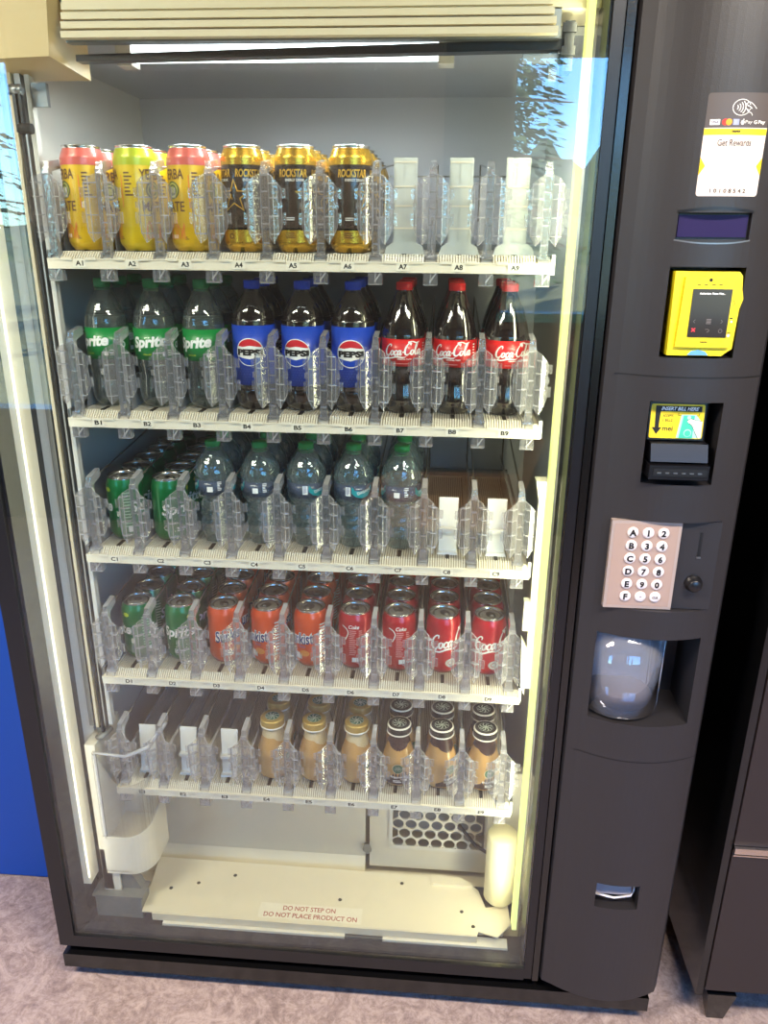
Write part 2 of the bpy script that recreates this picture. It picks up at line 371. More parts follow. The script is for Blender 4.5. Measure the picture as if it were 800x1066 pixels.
def conifer_mesh(seed, H):
    rnd = random.Random(seed); c = MB()
    for k in range(2600):
        z = H*(.15+.83*rnd.random()); sp = (1-z/H)*H*.14+.12; a = rnd.random()*6.283; r = sp*rnd.random()**.5
        p = Vector((r*math.cos(a), r*math.sin(a), z-.18*r)); s_ = .035+.06*rnd.random()
        d = Vector((math.cos(a), math.sin(a), -.3)).normalized(); q = Vector((-math.sin(a), math.cos(a), rnd.uniform(-.6, .6)))*s_*.6
        vs = [c.bm.verts.new(x) for x in (p-d*s_, p+q, p+d*s_*1.5, p-q)]; f = c.bm.faces.new(vs); f.material_index = c.mi(leaf)
    t = MB().tube([(0, 0, 0), (0.05, 0, H*.4), (0, 0, H*.97)], [H*.013, H*.009, .015], bark)
    for k in range(26):
        z = H*(.2+.7*rnd.random()); a = rnd.random()*6.283; L = (1-z/H)*H*.2
        t.tube([(0, 0, z), (L*math.cos(a), L*math.sin(a), z-.1*L)], [.03, .008], bark, 5)
    return c.mesh('crown'), t.mesh('trunk')
TM = [conifer_mesh(1, 8), conifer_mesh(2, 10), conifer_mesh(3, 7)]
trs = [(1.12, -11.5, 0, 'slim pine just outside the wide window, nearest the street wall'), (1.4, -16, 0, 'tall pine behind the slim pine outside the wide window'), (4.6, -18, 2, 'short pine furthest out beyond the wide window'),
       (4.4, -15, 2, 'bushy pine at the right end of the wide window'), (-6.4, -9, 1, 'sunlit pine close to the narrow window'), (-8.6, -12, 0, 'second sunlit pine beyond the narrow window'), (-10.5, -15, 1, 'tall pine far beyond the narrow window'),
       (1.7, -22, 0, 'distant pine under the hill beyond the wide window'), (5.6, -24, 1, 'distant tall pine under the hill crest'), (-7.6, -17, 2, 'low pine at the foot of the hill beyond the narrow window')]
for x, y, k, lb in trs:
    t = empty('pine_tree', (x, y, -.15), random.random()*6, lb, 'tree', 'pines outside')
    for me, nm in zip(TM[k], ('crown', 'trunk')):
        o = bpy.data.objects.new(nm, me); COL.objects.link(o); o.parent = t
# shrubs in the sun in front of the narrow window
def Z(z): return z            # local heights below are measured from the first shelf's front edge; the machine's root sits at ZB

# ================================================================== VENDING MACHINE
vm = empty('vending_machine', (0, 0, 0), label='tall black glass-front drink vending machine with five lit shelves and a control column', cat='vending machine')
def P(mb, name, parent=vm):       # a part of the machine
    o = mb.build(name, parent)
    if parent is vm: o.location.z = ZB
    return o
X0, X1 = -.560, .753
FR, GAP = .4735, .507
IX0, IX1, IYB, IZT, IZB = -.475, .475, .64, .345, -1.452
# cabinet body: outer shell around the cavity
mb = MB()
bk = M['black']; CT = .47
mb.box(X0+.004, IX0-.055+.03, .0, .78, -1.48, CT, bk)              # left side wall
mb.box(IX1+.012, X1, 0, .78, -1.48, CT, bk)
mb.box(IX0-.025, IX1+.012, IYB+.02, .78, -1.48, CT, bk)
mb.box(IX0-.025, IX1+.012, 0, IYB+.02, CT-.06, CT, bk)
mb.box(IX0-.025, IX1+.012, 0, IYB+.02, -1.48, IZB-.012, bk)
P(mb, 'cabinet_body')
# inner liner
mb = MB()
mb.box(IX0-.025, IX0, .03, IYB+.02, IZB-.012, CT-.06, M['white'])
mb.box(IX1, IX1+.012, .0, IYB+.02, IZB-.012, CT-.06, M['white'])
mb.box(IX0, IX1, IYB, IYB+.02, IZB, CT-.06, M['backw'])
mb.box(IX0, IX1, .0, IYB, IZB-.012, IZB, M['cream'])
mb.box(IX0, IX1, .07, IYB, IZT, IZT+.012, M['backw'])
P(mb, 'liner')
# door: frame, inner bevel, glass
mb = MB(); DY0, DY1 = -.09, -.012
DZ0, DZ1 = -1.462, .47
gx0, gx1, gz0 = -.524, FR, -1.431
mb.box(X0, gx0, DY0, DY1, DZ0, DZ1, M['black2'])
mb.box(gx1+.018, GAP-.003, DY0, DY1, DZ0, DZ1, M['black'])
mb.box(gx1, gx1+.017, DY0+.004, DY1, DZ0, DZ1, M['black2'])
mb.box(gx0, gx1, DY0, DY1, DZ0, gz0, M['black2'])
mb.box(gx0, gx1, DY0, DY1, .43, DZ1, M['black2'])
P(mb.bevel(.0015, 1), 'door_frame')
mb = MB()
# blue-black bevel between frame and liner
mb.prism([(gx0, -.078), (gx0+.006, -.078), (gx0+.020, -.052), (gx0+.020, -.012), (gx0, -.012)], gz0, .43, M['bevel'])
mb.prism([(gx1, -.078), (gx1-.004, -.078), (gx1-.008, -.05), (gx1-.008, -.012), (gx1, -.012)], gz0, .43, M['bevel'])
mb.prism([(-.078, gz0), (-.012, gz0), (-.012, gz0+.004), (-.052, gz0+.004), (-.078, gz0+.002)], gx0+.02, gx1-.008, M['bevel'], axis='x')
P(mb, 'door_bevel')
P(MB().box(gx0+.001, gx1-.001, -.086, -.080, gz0+.001, .429, M['glass']), 'glass_pane')
# white sill under the door opening inside the glass
mb = MB(); mb.box(-.335, .08, -.05, -.025, -1.452, -1.421, M['tray']); mb.box(.08, .165, -.048, -.025, -1.452, -1.423, M['steel']); mb.box(.165, .44, -.05, -.025, -1.452, -1.421, M['tray'])
P(mb, 'sill_gasket')
# base plinth
mb = MB(); mb.box(-.556, .742, -.092, .70, -1.523, -1.486, M['black']); mb.bevel(.003, 1)
P(mb, 'plinth')
for a, b_ in ((-.54, -.50), (.68, .73)): P(MB().box(a, b_, -.06, -.02, -1.486, -1.48, M['steel']), 'leveller')
P(MB().box(-.52, .72, 0, .68, -1.486, -1.48, M['darkpit']), 'plinth_spacer')
for x in (-.50, .69):
    for y in (.05, .62):
        o = MB().lathe([(0, 0), (.02, 0), (.02, .012), (.01, .014), (.01, .038), (0, .038)], M['darkpit'], 12, c=(x, y)).build('foot', vm)

# ---- lights inside the door
tubeL = mat('warm_lit_strip', (255, 244, 214), .5, emit=.55)
tubeR = mat('yellow_lit_strip', (238, 240, 150), .5, emit=.8)
mb = MB(); mb.box(-.5215, -.4865, -.052, -.014, -1.318, .40, M['tray']); P(mb, 'light_housing')
mb = MB(); mb.box(.4445, .4545, -.056, -.03, -1.36, .40, tubeR); P(mb, 'light_strip')
area('left_strip_light', (-.4825, -.056, ZB-.45), (R(90), 0, R(-25)), .03, 1.7, .6, (1, .93, .8))
area('right_strip_light', (.44, -.035, ZB-.5), (0, R(90), R(-35)), 1.7, .025, 3.9, (1, .93, .62)).parent = None
lamp_m = mat('white_lit_tube', (245, 250, 255), .5, emit=6)
mb = MB(); mb.tube([(-.272, .09, .329), (.232, .09, .329)], .0145, lamp_m, 12); P(mb, 'lamp_tube')
for a in (-.298, .232): P(MB().box(a, a+.025, .07, .11, .308, .345, M['white']), 'lamp_holder')
area('top_tube_light', (-.02, .09, ZB+.308), (0, 0, 0), .52, .03, 5.6, (.93, .97, 1))
# ribbed gasket across the top front
mb = MB()
mb.box(-.335, .475, -.03, .07, .358, .41, M['cream'])
for k in range(4): mb.box(-.335, .405-.003*k, -.046+.004*k, -.03, .322+.013*k+.002, .322+.013*k+.011, M['cream'])
mb.box(-.335, .41, -.03, -.01, .321, .36, M['steel'])
P(mb, 'top_gasket')
# gantry bar, brackets, belt
mb = MB(); mb.prism([(-.33, .299), (.425, .310), (.425, .324), (-.33, .308)], -.012, .012, M['black2'], axis='y'); P(mb, 'gantry_bar')
mb = MB(); mb.box(.36, .425, -.008, .008, .292, .305, M['steel']); mb.box(.40, .412, .0, .04, .27, .34, M['steel']); mb.box(.418, .432, -.02, .02, .280, .345, M['black2']); mb.box(.414, .434, -.024, -.016, .30, .312, M['black2']); mb.box(.414, .434, -.024, -.016, .330, .342, M['black2'])
mb.tube([(.30, .12, .345), (.36, .06, .335), (.40, .03, .322)], .006, M['black2']); mb.tube([(.375, .0, .34), (.38, .0, .322), (.40, .0, .318)], .005, M['black2'])
mb.tube([(.395, .06, .343), (.397, .055, .325), (.388, .05, .305)], .0025, mat('amber_wire', (190, 140, 60), .5)); P(mb, 'gantry_bracket')
mb = MB(); mb.hexa([(-.475, -.045, .296), (-.357, -.045, .300), (-.338, .055, .283), (-.475, .055, .283), (-.475, -.045, .40), (-.349, -.045, .40), (-.338, .055, .335), (-.475, .055, .335)], M['beige']); mb.bevel(.003, 2)
P(mb, 'motor_cover')
mb = MB()
for x, y, wd, m in ((-.471, .02, .010, M['steel']), (-.457, .016, .006, M['cream']), (-.446, .022, .010, M['steel']), (-.433, .028, .008, M['white'])): mb.box(x-wd/2, x+wd/2, y-.003, y+.012, -.95, .29, m)
P(mb, 'lift_rail')
mb = MB(); mb.box(-.4405, -.4365, -.004, .004, -.95, .27, M['belt'])
for k in range(300): mb.box(-.4365, -.4350, -.003, .003, -.95+k*.00405, -.95+k*.00405+.002, M['belt'])
P(mb, 'toothed_belt')
mb = MB(); mb.tube([(-.452, .0, .262), (-.430, .0, .262)], .008, M['steel'], 10); mb.tube([(-.44, -.006, .205), (-.418, -.006, .205)], .008, M['belt'], 10); mb.box(-.446, -.432, -.004, .004, .20, .27, M['black2']); mb.box(-.425, -.40, .02, .03, .24, .275, M['steel']); P(mb, 'belt_pulley')
M['latch'] = mat('off_white_latch', (190, 186, 172), .5)
# white latch column at the right edge
mb = MB(); mb.box(.436, .449, -.006, .012, -.79, -.39, M['latch']); mb.prism([(.429, -.362), (.450, -.362), (.450, -.40), (.438, -.41)], -.012, .02, M['latch'], axis='y')
mb.box(.424, .440, -.012, .01, -.66, -.60, M['latch']); mb.prism([(.424, -.68), (.436, -.70), (.436, -.80), (.428, -.78)], -.014, .01, M['latch'], axis='y'); mb.box(.4475, .4505, -.016, -.01, -.46, -.43, M['steel'])
P(mb, 'latch_column')

# ---- lower chamber
mb = MB()
yb = .16
mb.box(-.46, .106, yb, yb+.015, -1.395, -1.13, M['cream']); mb.hexa([(-.46, .125, -1.452), (.106, .125, -1.452), (.106, .14, -1.452), (-.46, .14, -1.452), (-.46, yb, -1.392), (.106, yb, -1.392), (.106, yb+.012, -1.392), (-.46, yb+.012, -1.392)], M['cream'])
P(mb, 'lower_panel')
mb = MB()
def hexgrid(mb, x0, x1, z0, z1, y0, y1, m, r, sx, sz):
    """perforated plate: every hole is a 12-gon inside its own hexagonal cell"""
    j = 0; z = z0+r*1.05
    while z < z1-r*.5:
        x = x0+sx*(.5 if j % 2 == 0 else 1.0)
        while x < x1-sx*.4:
            R2 = sx/math.sqrt(3)
            outer = [(x+R2*math.cos(R(30+60*k)), z+R2*math.sin(R(30+60*k))) for k in range(6)]
            for k in range(6):
                a, b2 = outer[k], outer[(k+1) % 6]; mid = ((a[0]+b2[0])/2, (a[1]+b2[1])/2)
                for (p, q, t0, t1) in ((a, mid, 30+60*k, 60+60*k), (mid, b2, 60+60*k, 90+60*k)):
                    i0 = (x+r*math.cos(R(t0)), z+r*math.sin(R(t0))); i1 = (x+r*math.cos(R(t1)), z+r*math.sin(R(t1)))
                    mb.prism([p, q, i1, i0], y0, y1, m, axis='y')
            x += sx
        z += sz; j += 1
gx, gX, gz, gZ = .170, .395, -1.352, -1.232
pan = M['cream']
mb.box(.116, gx, yb, yb+.004, -1.42, -1.13, pan); mb.box(gX, .47, yb, yb+.004, -1.42, -1.13, pan); mb.box(gx, gX, yb, yb+.004, -1.42, gz, pan); mb.box(gx, gX, yb, yb+.004, gZ, -1.13, pan)
P(mb, 'evaporator_panel')
mb = MB(); hexgrid(mb, gx, gX, gz, gZ, yb-.004, yb, M['tray'], .0138, .0310, .0268)
mb.box(gx-.004, gX+.004, yb-.005, yb, gz-.006, gz+.004, M['tray']); mb.box(gx-.004, gX+.004, yb-.005, yb, gZ-.002, gZ+.006, M['tray'])
mb.box(gx-.006, gx+.002, yb-.005, yb, gz, gZ, M['tray']); mb.box(gX-.002, gX+.006, yb-.005, yb, gz, gZ, M['tray'])
P(mb, 'fan_grille')
mb = MB(); mb.box(gx, gX, yb+.05, yb+.06, gz, gZ, mat('grey_fan_cavity', (120, 124, 130), .6)); P(mb, 'fan_cavity')
mb = MB(); mb.prism([(.104, -.0), (.116, .0), (.122, -.02), (.112, -.03), (.100, -.018)], 0, .006, M['galv'], axis='y'); o = P(mb, 'torn_foil'); o.location = (0, yb-.012, ZB-1.345)
zt = -1.400
mb = MB()
pl = [(-.384, -.040), (.373, -.041), (.376, -.03), (.417, -.042), (.449, -.007), (.446, .046), (.395, .036), (.380, .084), (.345, .118), (-.40, .122)]
mb.prism(pl, zt-.003, zt, M['cream']); mb.box(-.36, .373, -.043, -.039, zt-.020, zt-.001, M['cream'])
mb.prism([(.27, .117), (.335, .115), (.345, .105), (.365, .1), (.365, .09), (.27, .09)], zt-.001, zt+.006, M['cream'])
mb.box(.375, .43, -.028, -.022, zt-.012, zt-.004, M['steel'])
fp = P(mb, 'floor_plate')
d = Decal(flatmap(0), 0)
d.fn = lambda u, v, l: (u, v, zt+l)
d.text('DO NOT STEP ON', -.006, -.004, .0125, M['redink'], .120, bold=.012)
d.text('DO NOT PLACE PRODUCT ON', -.001, -.0235, .0125, M['redink'], .212, bold=.012)
d.polys([[(-.12, -.034), (.115, -.034), (.115, .008), (-.12, .008)]], mat('cream_caption_film', (236, 226, 204), .35), lift=.0002)
P(d.mb, 'warning_print')
for x, y in ((-.28, .05), (.06, .03), (.34, .02), (.365, -.018), (.325, .10), (-.20, .08), (-.34, .03), (.20, .09)):
    o = MB().lathe([(0, .002), (.0035, .0015), (.0045, 0), (0, 0)], mat('dark_screw', (70, 66, 58), .4, .6), 10, c=(x, y)).build('plate_screw', vm); o.location.z = ZB+zt
mb = MB(); prof = [(0, -1.39), (.03, -1.39), (.0345, -1.384), (.0345, -1.212), (.031, -1.206), (0, -1.206)]
mb.lathe(prof, M['ivory'], 28, c=(.425, .06)); P(mb, 'drain_cover')
mb = MB(); mb.box(.36, .47, .05, .12, -1.449, -1.425, mat('dark_drain_grid', (50, 52, 48), .6)); P(mb, 'drain_grid')
mb = MB(); mb.box(.395, .47, .13, .155, -1.30, -1.10, M['white']); mb.tube([(.33, .15, -1.27), (.37, .13, -1.31), (.42, .12, -1.335)], .004, M['belt']); P(mb, 'hose')
# ---- delivery bucket
mb = MB(); mb.box(-.4745, -.452, -.02, .105, -1.362, -.972, M['tray']); mb.bevel(.002, 1)
mb.prism([(-.474, -.02), (-.435, -.02), (-.438, -.005), (-.474, -.005)], -1.375, -1.25, M['tray']); P(mb, 'lift_post')
def bucket_outline(inset=0):
    p = [(-.458+inset, .085-inset), (-.458+inset, -.03+inset)]
    for k in range(9):
        a = R(-90+90*k/8); p.append((-.408+(.052-inset)*math.cos(a), .022+(.052-inset)*math.sin(a)))
    p.append((-.356-inset, .085-inset)); return p
mb = MB(); outl = bucket_outline(); inn = bucket_outline(.004); n = len(outl)
def ring_wall(mb, A, B, z0f, z1f, m, skip=()):
    n = len(A)
    for i in range(n):
        if i in skip: continue
        j = (i+1) % n
        mb.hexa([(*A[i], z0f(A[i])), (*A[j], z0f(A[j])), (*B[j], z0f(A[j])), (*B[i], z0f(A[i])), (*A[i], z1f(A[i])), (*A[j], z1f(A[j])), (*B[j], z1f(A[j])), (*B[i], z1f(A[i]))], m)
ring_wall(mb, outl, inn, lambda p: -1.300, lambda p: -1.205+.35*max(0, p[1]+.03), M['tray'])
mb.prism(outl, -1.306, -1.298, M['tray'])
mb.prism(inn, -1.235, -1.230, M['cream'])
P(mb, 'delivery_bucket')
mb = MB(); sk = (n-1,)
ring_wall(mb, bucket_outline(.001), bucket_outline(.003), lambda p: -1.210+.35*max(0, p[1]+.03), lambda p: -.985 if p[0] < -.42 else -1.07, M['guard'], skip=sk)
mb.tube([(-.452, -.028, -.985), (-.42, -.03, -.985), (-.385, -.028, -.99), (-.345, .0, -.985), (-.32, .02, -.95), (-.31, .03, -.94)], [.003, .003, .004, .0055, .0055, .003], M['clear_edge'])
mb.box(-.452, -.448, -.03, -.025, -1.21, -.985, M['clear_edge'])
P(mb, 'bucket_guard')
mb = MB(); mb.tube([(-.452, .0, -.965), (-.44, -.01, -.958), (-.43, .02, -.955)], .006, M['galv']); mb.box(-.462, -.45, .02, .06, -.972, -.955, M['galv']); P(mb, 'bucket_catch')
mb = MB(); mb.box(-.492, -.385, -.035, .01, -1.4515, -1.366, M['galv']); mb.prism([(-.46, -1.366), (-.39, -1.366), (-.415, -1.315), (-.44, -1.315)], -.012, .012, M['galv'], axis='y'); mb.box(-.497, -.38, -.038, .012, -1.369, -1.364, M['galv'])
P(mb, 'base_bracket')

# ---- shelves
ZS = [0, -.277, -.5473, -.8204, -1.0984]; PIT = .092; RN = 'ABCDE'
TOPZ = .018
def gate_mesh():
    g = MB(); c, e = M['clear'], M['clear_edge']
    g.box(-.0065, .0065, .004, .007, .004, .135, c, e); g.box(-.0065, -.0050, .007, .017, .004, .130, c, e); g.box(.0050, .0065, .007, .017, .004, .130, c, e)
    for z in (.02, .05, .075, .10, .125): g.box(-.005, .005, .008, .016, z, z+.0025, e)
    g.hexa([(-.0065, .006, .128), (.0065, .006, .128), (.006, .05, .138), (-.006, .05, .138), (-.005, .010, .146), (.005, .010, .146), (.0045, .05, .152), (-.0045, .05, .152)], c, e)
    g.box(-.009, .009, -.003, .010, -.010, .003, c, e); g.box(-.011, .011, .004, .06, .0, .004, c, e)
    for s in (-1, 1):
        def sh(a, b, z0, z1):
            A, B = ((s*a[0], a[1]), (s*b[0], b[1])); g.sheet(A, B, z0, z1, .0016, c, e)
        def sl(a, b, za, zb, zc, zd):      # plate with slanted bottom (za to zb) and top (zc to zd)
            A, B = Vector((s*a[0], a[1])), Vector((s*b[0], b[1])); d_ = (B-A).normalized(); n_ = Vector((-d_.y, d_.x))*.0016
            g.hexa([(*A, za), (*B, zb), (*(B+n_), zb), (*(A+n_), za), (*A, zc), (*B, zd), (*(B+n_), zd), (*(A+n_), zc)], c, e)
        sl((.0065, .004), (.0160, -.006), .030, .020, .128, .122); sl((.0160, -.006), (.0240, -.004), .020, .034, .122, .114); sl((.0240, -.004), (.0290, .003), .034, .046, .114, .106)
        sh((.0285, .003), (.0350, .001), .090, .106); sh((.0285, .003), (.0350, .001), .050, .068)
        sh((.0240, -.005), (.0310, -.002), .074, .084)
        for z in (.034, .062, .09, .112): g.hexa([(s*.007, .002, z), (s*.016, -.007, z), (s*.0245, -.005, z), (s*.012, .007, z), (s*.007, .002, z+.0018), (s*.016, -.007, z+.0018), (s*.0245, -.005, z+.0018), (s*.012, .007, z+.0018)], e)
    return g.mesh('product_gate')
def divider_mesh():
    g = MB(); g.box(-.001, .001, .05, .56, .004, .062, M['clear'], M['clear_edge'])
    g.tube([(0, .045, .140), (0, .12, .146), (0, .50, .182), (0, .50, .0)], .0018, M['alu'], 6); g.box(-.0025, .0025, .05, .56, .060, .065, M['clear_edge'])
    return g.mesh('column_divider')
def clip_mesh():
    g = MB(); c, e = M['clear'], M['clear_edge']
    g.box(-.012, .012, -.004, -.0025, -.024, -.0, c, e); g.box(-.012, -.0105, -.004, .012, -.022, 0, c, e); g.box(.0105, .012, -.004, .012, -.022, 0, c, e); g.box(-.012, .012, -.004, .012, -.0245, -.0225, e)
    g.box(-.001, .001, -.004, .012, -.022, 0, e); g.hexa([(.0, -.005, -.020), (.011, -.005, -.004), (.011, -.005, -.002), (-.002, -.005, -.018), (0, -.004, -.020), (.011, -.004, -.004), (.011, -.004, -.002), (-.002, -.004, -.018)], e)
    return g.mesh('hanging_clip')
def track_mesh():
    g = MB(); g.box(-.037, .037, .018, .56, -.0058, -.0045, M['groove']); g.hexa([(-.037, .004, -.0168), (.037, .004, -.0168), (.037, .018, -.0058), (-.037, .018, -.0058), (-.037, .004, -.0158), (.037, .004, -.0158), (.037, .018, -.0045), (-.037, .018, -.0045)], M['groove'])
    for k in range(16):
        x = -.0355+k*.00447
        g.box(x, x+.0023, .018, .56, -.0046, 0, M['tray']); g.hexa([(x, .003, -.016), (x+.0023, .003, -.016), (x+.0023, .018, -.0046), (x, .018, -.0046), (x, .003, -.0118), (x+.0023, .003, -.0118), (x+.0023, .018, 0), (x, .018, 0)], M['tray'])
    g.box(-.0035, .0035, .019, .050, -.001, .0006, M['slot'])
    return g.mesh('slot_track')
def pusher_mesh():
    g = MB(); f = M['frost']
    g.box(-.0195, .0195, .0, .0035, .004, .150, f)
    for z in (.04, .075, .105, .142): g.box(-.0185, .0185, -.0012, 0, z, z+.0025, M['tray'])
    for x in (-.0175, .0155, -.002): g.box(x, x+.002, -.0010, 0, .01, .148, M['frost'])
    g.prism([(-.034, .0), (.034, 0), (.030, .012), (.021, .018), (-.021, .018), (-.030, .012)], -.006, .03, M['frost'], axis='y')
    return g.mesh('product_pusher')
def pusher2_mesh():
    g = MB(); f = mat('white_pusher_plastic', (236, 236, 232), .5)
    g.hexa([(-.0165, .0, .002), (.0165, 0, .002), (.0165, .003, .002), (-.0165, .003, .002), (-.0185, .016, .108), (.0185, .016, .108), (.0185, .019, .108), (-.0185, .019, .108)], f)
    g.box(-.018, .018, -.004, .006, .045, .052, f); g.prism([(-.0195, 0), (.0195, 0), (.0175, .006), (-.0175, .006)], -.008, .03, f, axis='y')
    return g.mesh('product_pusher')
GM, DM, CM, TK, PM, PM2 = gate_mesh(), divider_mesh(), clip_mesh(), track_mesh(), pusher_mesh(), pusher2_mesh()
def inst(me, name, parent, loc, rz=0):
    o = bpy.data.objects.new(name, me); COL.objects.link(o); o.parent = parent; o.location = loc; o.rotation_euler.z = rz; return o
for si, zs in enumerate(ZS):
    x0, x1 = -.425, .430
    t = MB(); t.box(x0, x1, .018, .585, zs-.002, zs+TOPZ-.006, M['tray']); t.hexa([(x0, .003, zs-.004), (x1, .003, zs-.004), (x1, .018, zs-.002), (x0, .018, zs-.002), (x0, .003, zs+.001), (x1, .003, zs+.001), (x1, .018, zs+TOPZ-.006), (x0, .018, zs+TOPZ-.006)], M['tray']); t.box(x0, x1, -.001, .004, zs-.0105, zs+.0060, M['tray']); t.box(x0, x1, -.0022, -.001, zs+.0045, zs+.0065, M['tray'])
    t.box(x0, x1, .58, .59, zs-.01, zs+.03, M['steel']); t.box(x0-.004, x0+.002, .01, .585, zs-.012, zs+.02, M['steel']); t.box(x1-.002, x1+.004, .01, .585, zs-.012, zs+.02, M['steel'])
    for k in range(10):
        xx = (k-4.5)*PIT
        if k < 9: t.box(xx+.016, xx+.034, -.0045, -.001, zs+.004, zs+.0085, M['tray']); t.box(xx+.058, xx+.076, -.0045, -.001, zs+.004, zs+.0085, M['tray'])
    t.tube([(x0, .50, zs+.17), (x1, .50, zs+.17)], .0018, M['alu'], 6) if si == 0 else None
    sh = t.build('display_shelf', vm, (0, 0, ZB))
    for c in range(9):
        x = (c-4)*PIT
        inst(TK, 'slot_track', sh, (x, 0, zs+TOPZ))
        L = Decal(flatmap(-.0023, x, zs+.0005), 0); L.polys([[(-.0115, -.0085), (.0115, -.0085), (.0115, .0045), (-.0115, .0045)]], M['tag'], lift=.0002)
        L.text(RN[si]+str(c+1), 0, -.0015, .0082, M['ink'], .0138, bold=.035); L.build('slot_label', sh)
    for k in range(10):
        x = (k-4.5)*PIT
        if si != 0 and k in (0, 9): x *= .985
        inst(GM, 'product_gate', sh, (x, .004, zs+TOPZ-.005)); inst(DM, 'column_divider', sh, (x, 0, zs+TOPZ-.006)); inst(CM, 'hanging_clip', sh, (x, .004, zs-.006))
    for c in {0: (6, 7, 8), 2: (7, 8), 4: (0, 1, 2)}.get(si, ()):
        inst(PM if si == 0 else PM2, 'product_pusher', sh, ((c-4)*PIT, .045, zs+TOPZ))

# ---- control column
def colY(x):
    t = min(1, max(0, (x-.53)/(.745-.53))); return -.102-.030*(1-(2*t-1)**2)
plan = [(GAP, -.0), (GAP, -.085), (.511, -.094)]+[(x, colY(x)) for x in [.53+.215*i/20 for i in range(21)]]+[(.753, -.088), (.753, 0)]
col = MB().prism(plan, -1.452, CT, M['charcoal'])
for f in col.bm.faces: f.smooth = False
colo = col.build('tmp')
cut = MB()
cut.box(.583, .692, -.3, -.060, -.123, .008, M['darkpit'])       # card reader recess
cut.box(.579, .690, -.3, -.055, -.324, -.191, M['darkpit'])      # bill recess
cut.box(.541, .722, -.3, -.1135, -.549, -.388, M['darkpit'])      # keypad recess
cut.box(.541, .717, -.3, -.004, -.778, -.603, M['charcoal'])     # delivery window
cut.box(.592, .675, -.3, -.07, -1.205, -1.146, M['charcoal'])     # coin return
cut.box(.585, .688, -.3, -.116, .046, .082, M['darkpit'])        # display
cuto = cut.build('tmpcut')
md = colo.modifiers.new('b', 'BOOLEAN'); md.object = cuto; md.operation = 'DIFFERENCE'; md.solver = 'EXACT'; md.use_self = True
bpy.context.view_layer.update()
me = bpy.data.meshes.new_from_object(colo.evaluated_get(bpy.context.evaluated_depsgraph_get()))
bpy.data.objects.remove(colo); bpy.data.objects.remove(cuto)
me.name = 'control_column'
if not me.materials: me.materials.append(M['charcoal'])
cc = inst(me, 'control_column', vm, (0, 0, ZB))
def colmap(x0=0, z0=0): return lambda u, v, l: (x0+u, colY(x0+u)-l, z0+v)
for z_, h_ in ((-.1535, .0022), (-.8562, .0014)):
    d = Decal(colmap(), .006); d.rect(.524, .7455, z_, z_+h_, M['darkpit']); d.mb.build('panel_seam', vm, (0, 0, ZB))
# display glass
mb = MB(); mb.box(.588, .685, -.1195, -.114, .049, .079, M['purple']); P(mb, 'text_display')
d = Decal(colmap(), .006); d.stroke([(.583, .083), (.61, .0865), (.637, .088), (.665, .0865), (.690, .083)], .0035, M['black2']); d.stroke([(.583, .045), (.61, .0415), (.637, .0405), (.665, .0415), (.690, .045)], .002, M['steel']); d.mb.build('display_trim', vm, (0, 0, ZB))
# contactless sticker
d = Decal(colmap(.6465, .1685), .006)
grayp = mat('grey_sticker_top', (84, 76, 74), .4); pk = mat('pale_pink_paper', (238, 224, 216), .5)
def rr(x0, x1, z0, z1, r, n=5, corners='abcd'):
    pts = []
    for (ccx, ccz, a0, k) in ((x1-r, z1-r, 0, 'b'), (x0+r, z1-r, 90, 'a'), (x0+r, z0+r, 180, 'd'), (x1-r, z0+r, 270, 'c')):
        if k in corners: pts += [(ccx+r*math.cos(R(a0+90*i/n)), ccz+r*math.sin(R(a0+90*i/n))) for i in range(n+1)]
        else: pts.append((x1 if k in 'bc' else x0, z1 if k in 'ab' else z0))
    return pts
d.polys([rr(-.0425, .0425, .022, .065, .004, corners='ab')], grayp); d.polys([rr(-.0425, .0425, -.065, .022, .004, corners='cd')], pk); d.up()
d.rect(-.0425, .0425, .013, .021, M['yel']); d.polys([[(-.0425, -.015), (-.035, -.026), (-.0425, -.038)], [(.0425, -.015), (.035, -.026), (.0425, -.038)]], M['yel'])
W = M['wink']; gy = mat('grey_ink', (84, 76, 74), .6)
d.ring(.003, .047, .0115, .0124, W, n=26, a0=R(20), a1=R(360-25), ky=.82)
for k in range(4): d.ring(-.0055+k*.0012, .047, .003+.0022*k, .0040+.0022*k, W, n=8, a0=R(-48), a1=R(48))
d.stroke([(.008, .051), (.013, .0535), (.019, .050), (.0235, .0455)], .0008, W); d.stroke([(.008, .051), (.012, .049), (.0155, .0465), (.013, .0435), (.0105, .045)], .0008, W); d.stroke([(.009, .046), (.013, .0415), (.0165, .0405), (.019, .037)], .0008, W); d.stroke([(.0105, .0490), (.0145, .0480), (.0175, .0455)], .0008, W)
d.rect(-.0365, -.0235, .0255, .0325, W); d.disc(-.0165, .029, .0042, mat('card_red', (214, 48, 40), .5)); d.up(); d.disc(-.0115, .029, .0042, mat('card_orange', (240, 160, 30), .5)); d.rect(-.006, .002, .0253, .0327, mat('card_blue', (150, 160, 205), .5)); d.up()
d.text('VISA', -.030, .029, .0032, mat('navy_ink', (60, 60, 110), .5), .010, bold=.03)
d.disc(.0068, .0285, .0024, W, .0029); d.disc(.0078, .0322, .0008, W); d.text('Pay', .0152, .0286, .0052, W, .0095)
d.text('G', .0245, .029, .0046, W, .0044, bold=.02); d.text('Pay', .0335, .0286, .0056, W, .0100, bold=.03)
d.text('nayax', 0, .017, .0036, M['ink'], .012, bold=.04); d.text('Get Rewards', 0, .0035, .0085, gy, .046, bold=.01)
d.text('1 0 1 0 8 5 4 2', 0, -.0580, .0056, gy, .050, bold=.03)
d.mb.build('payment_sticker', vm, (0, 0, ZB))
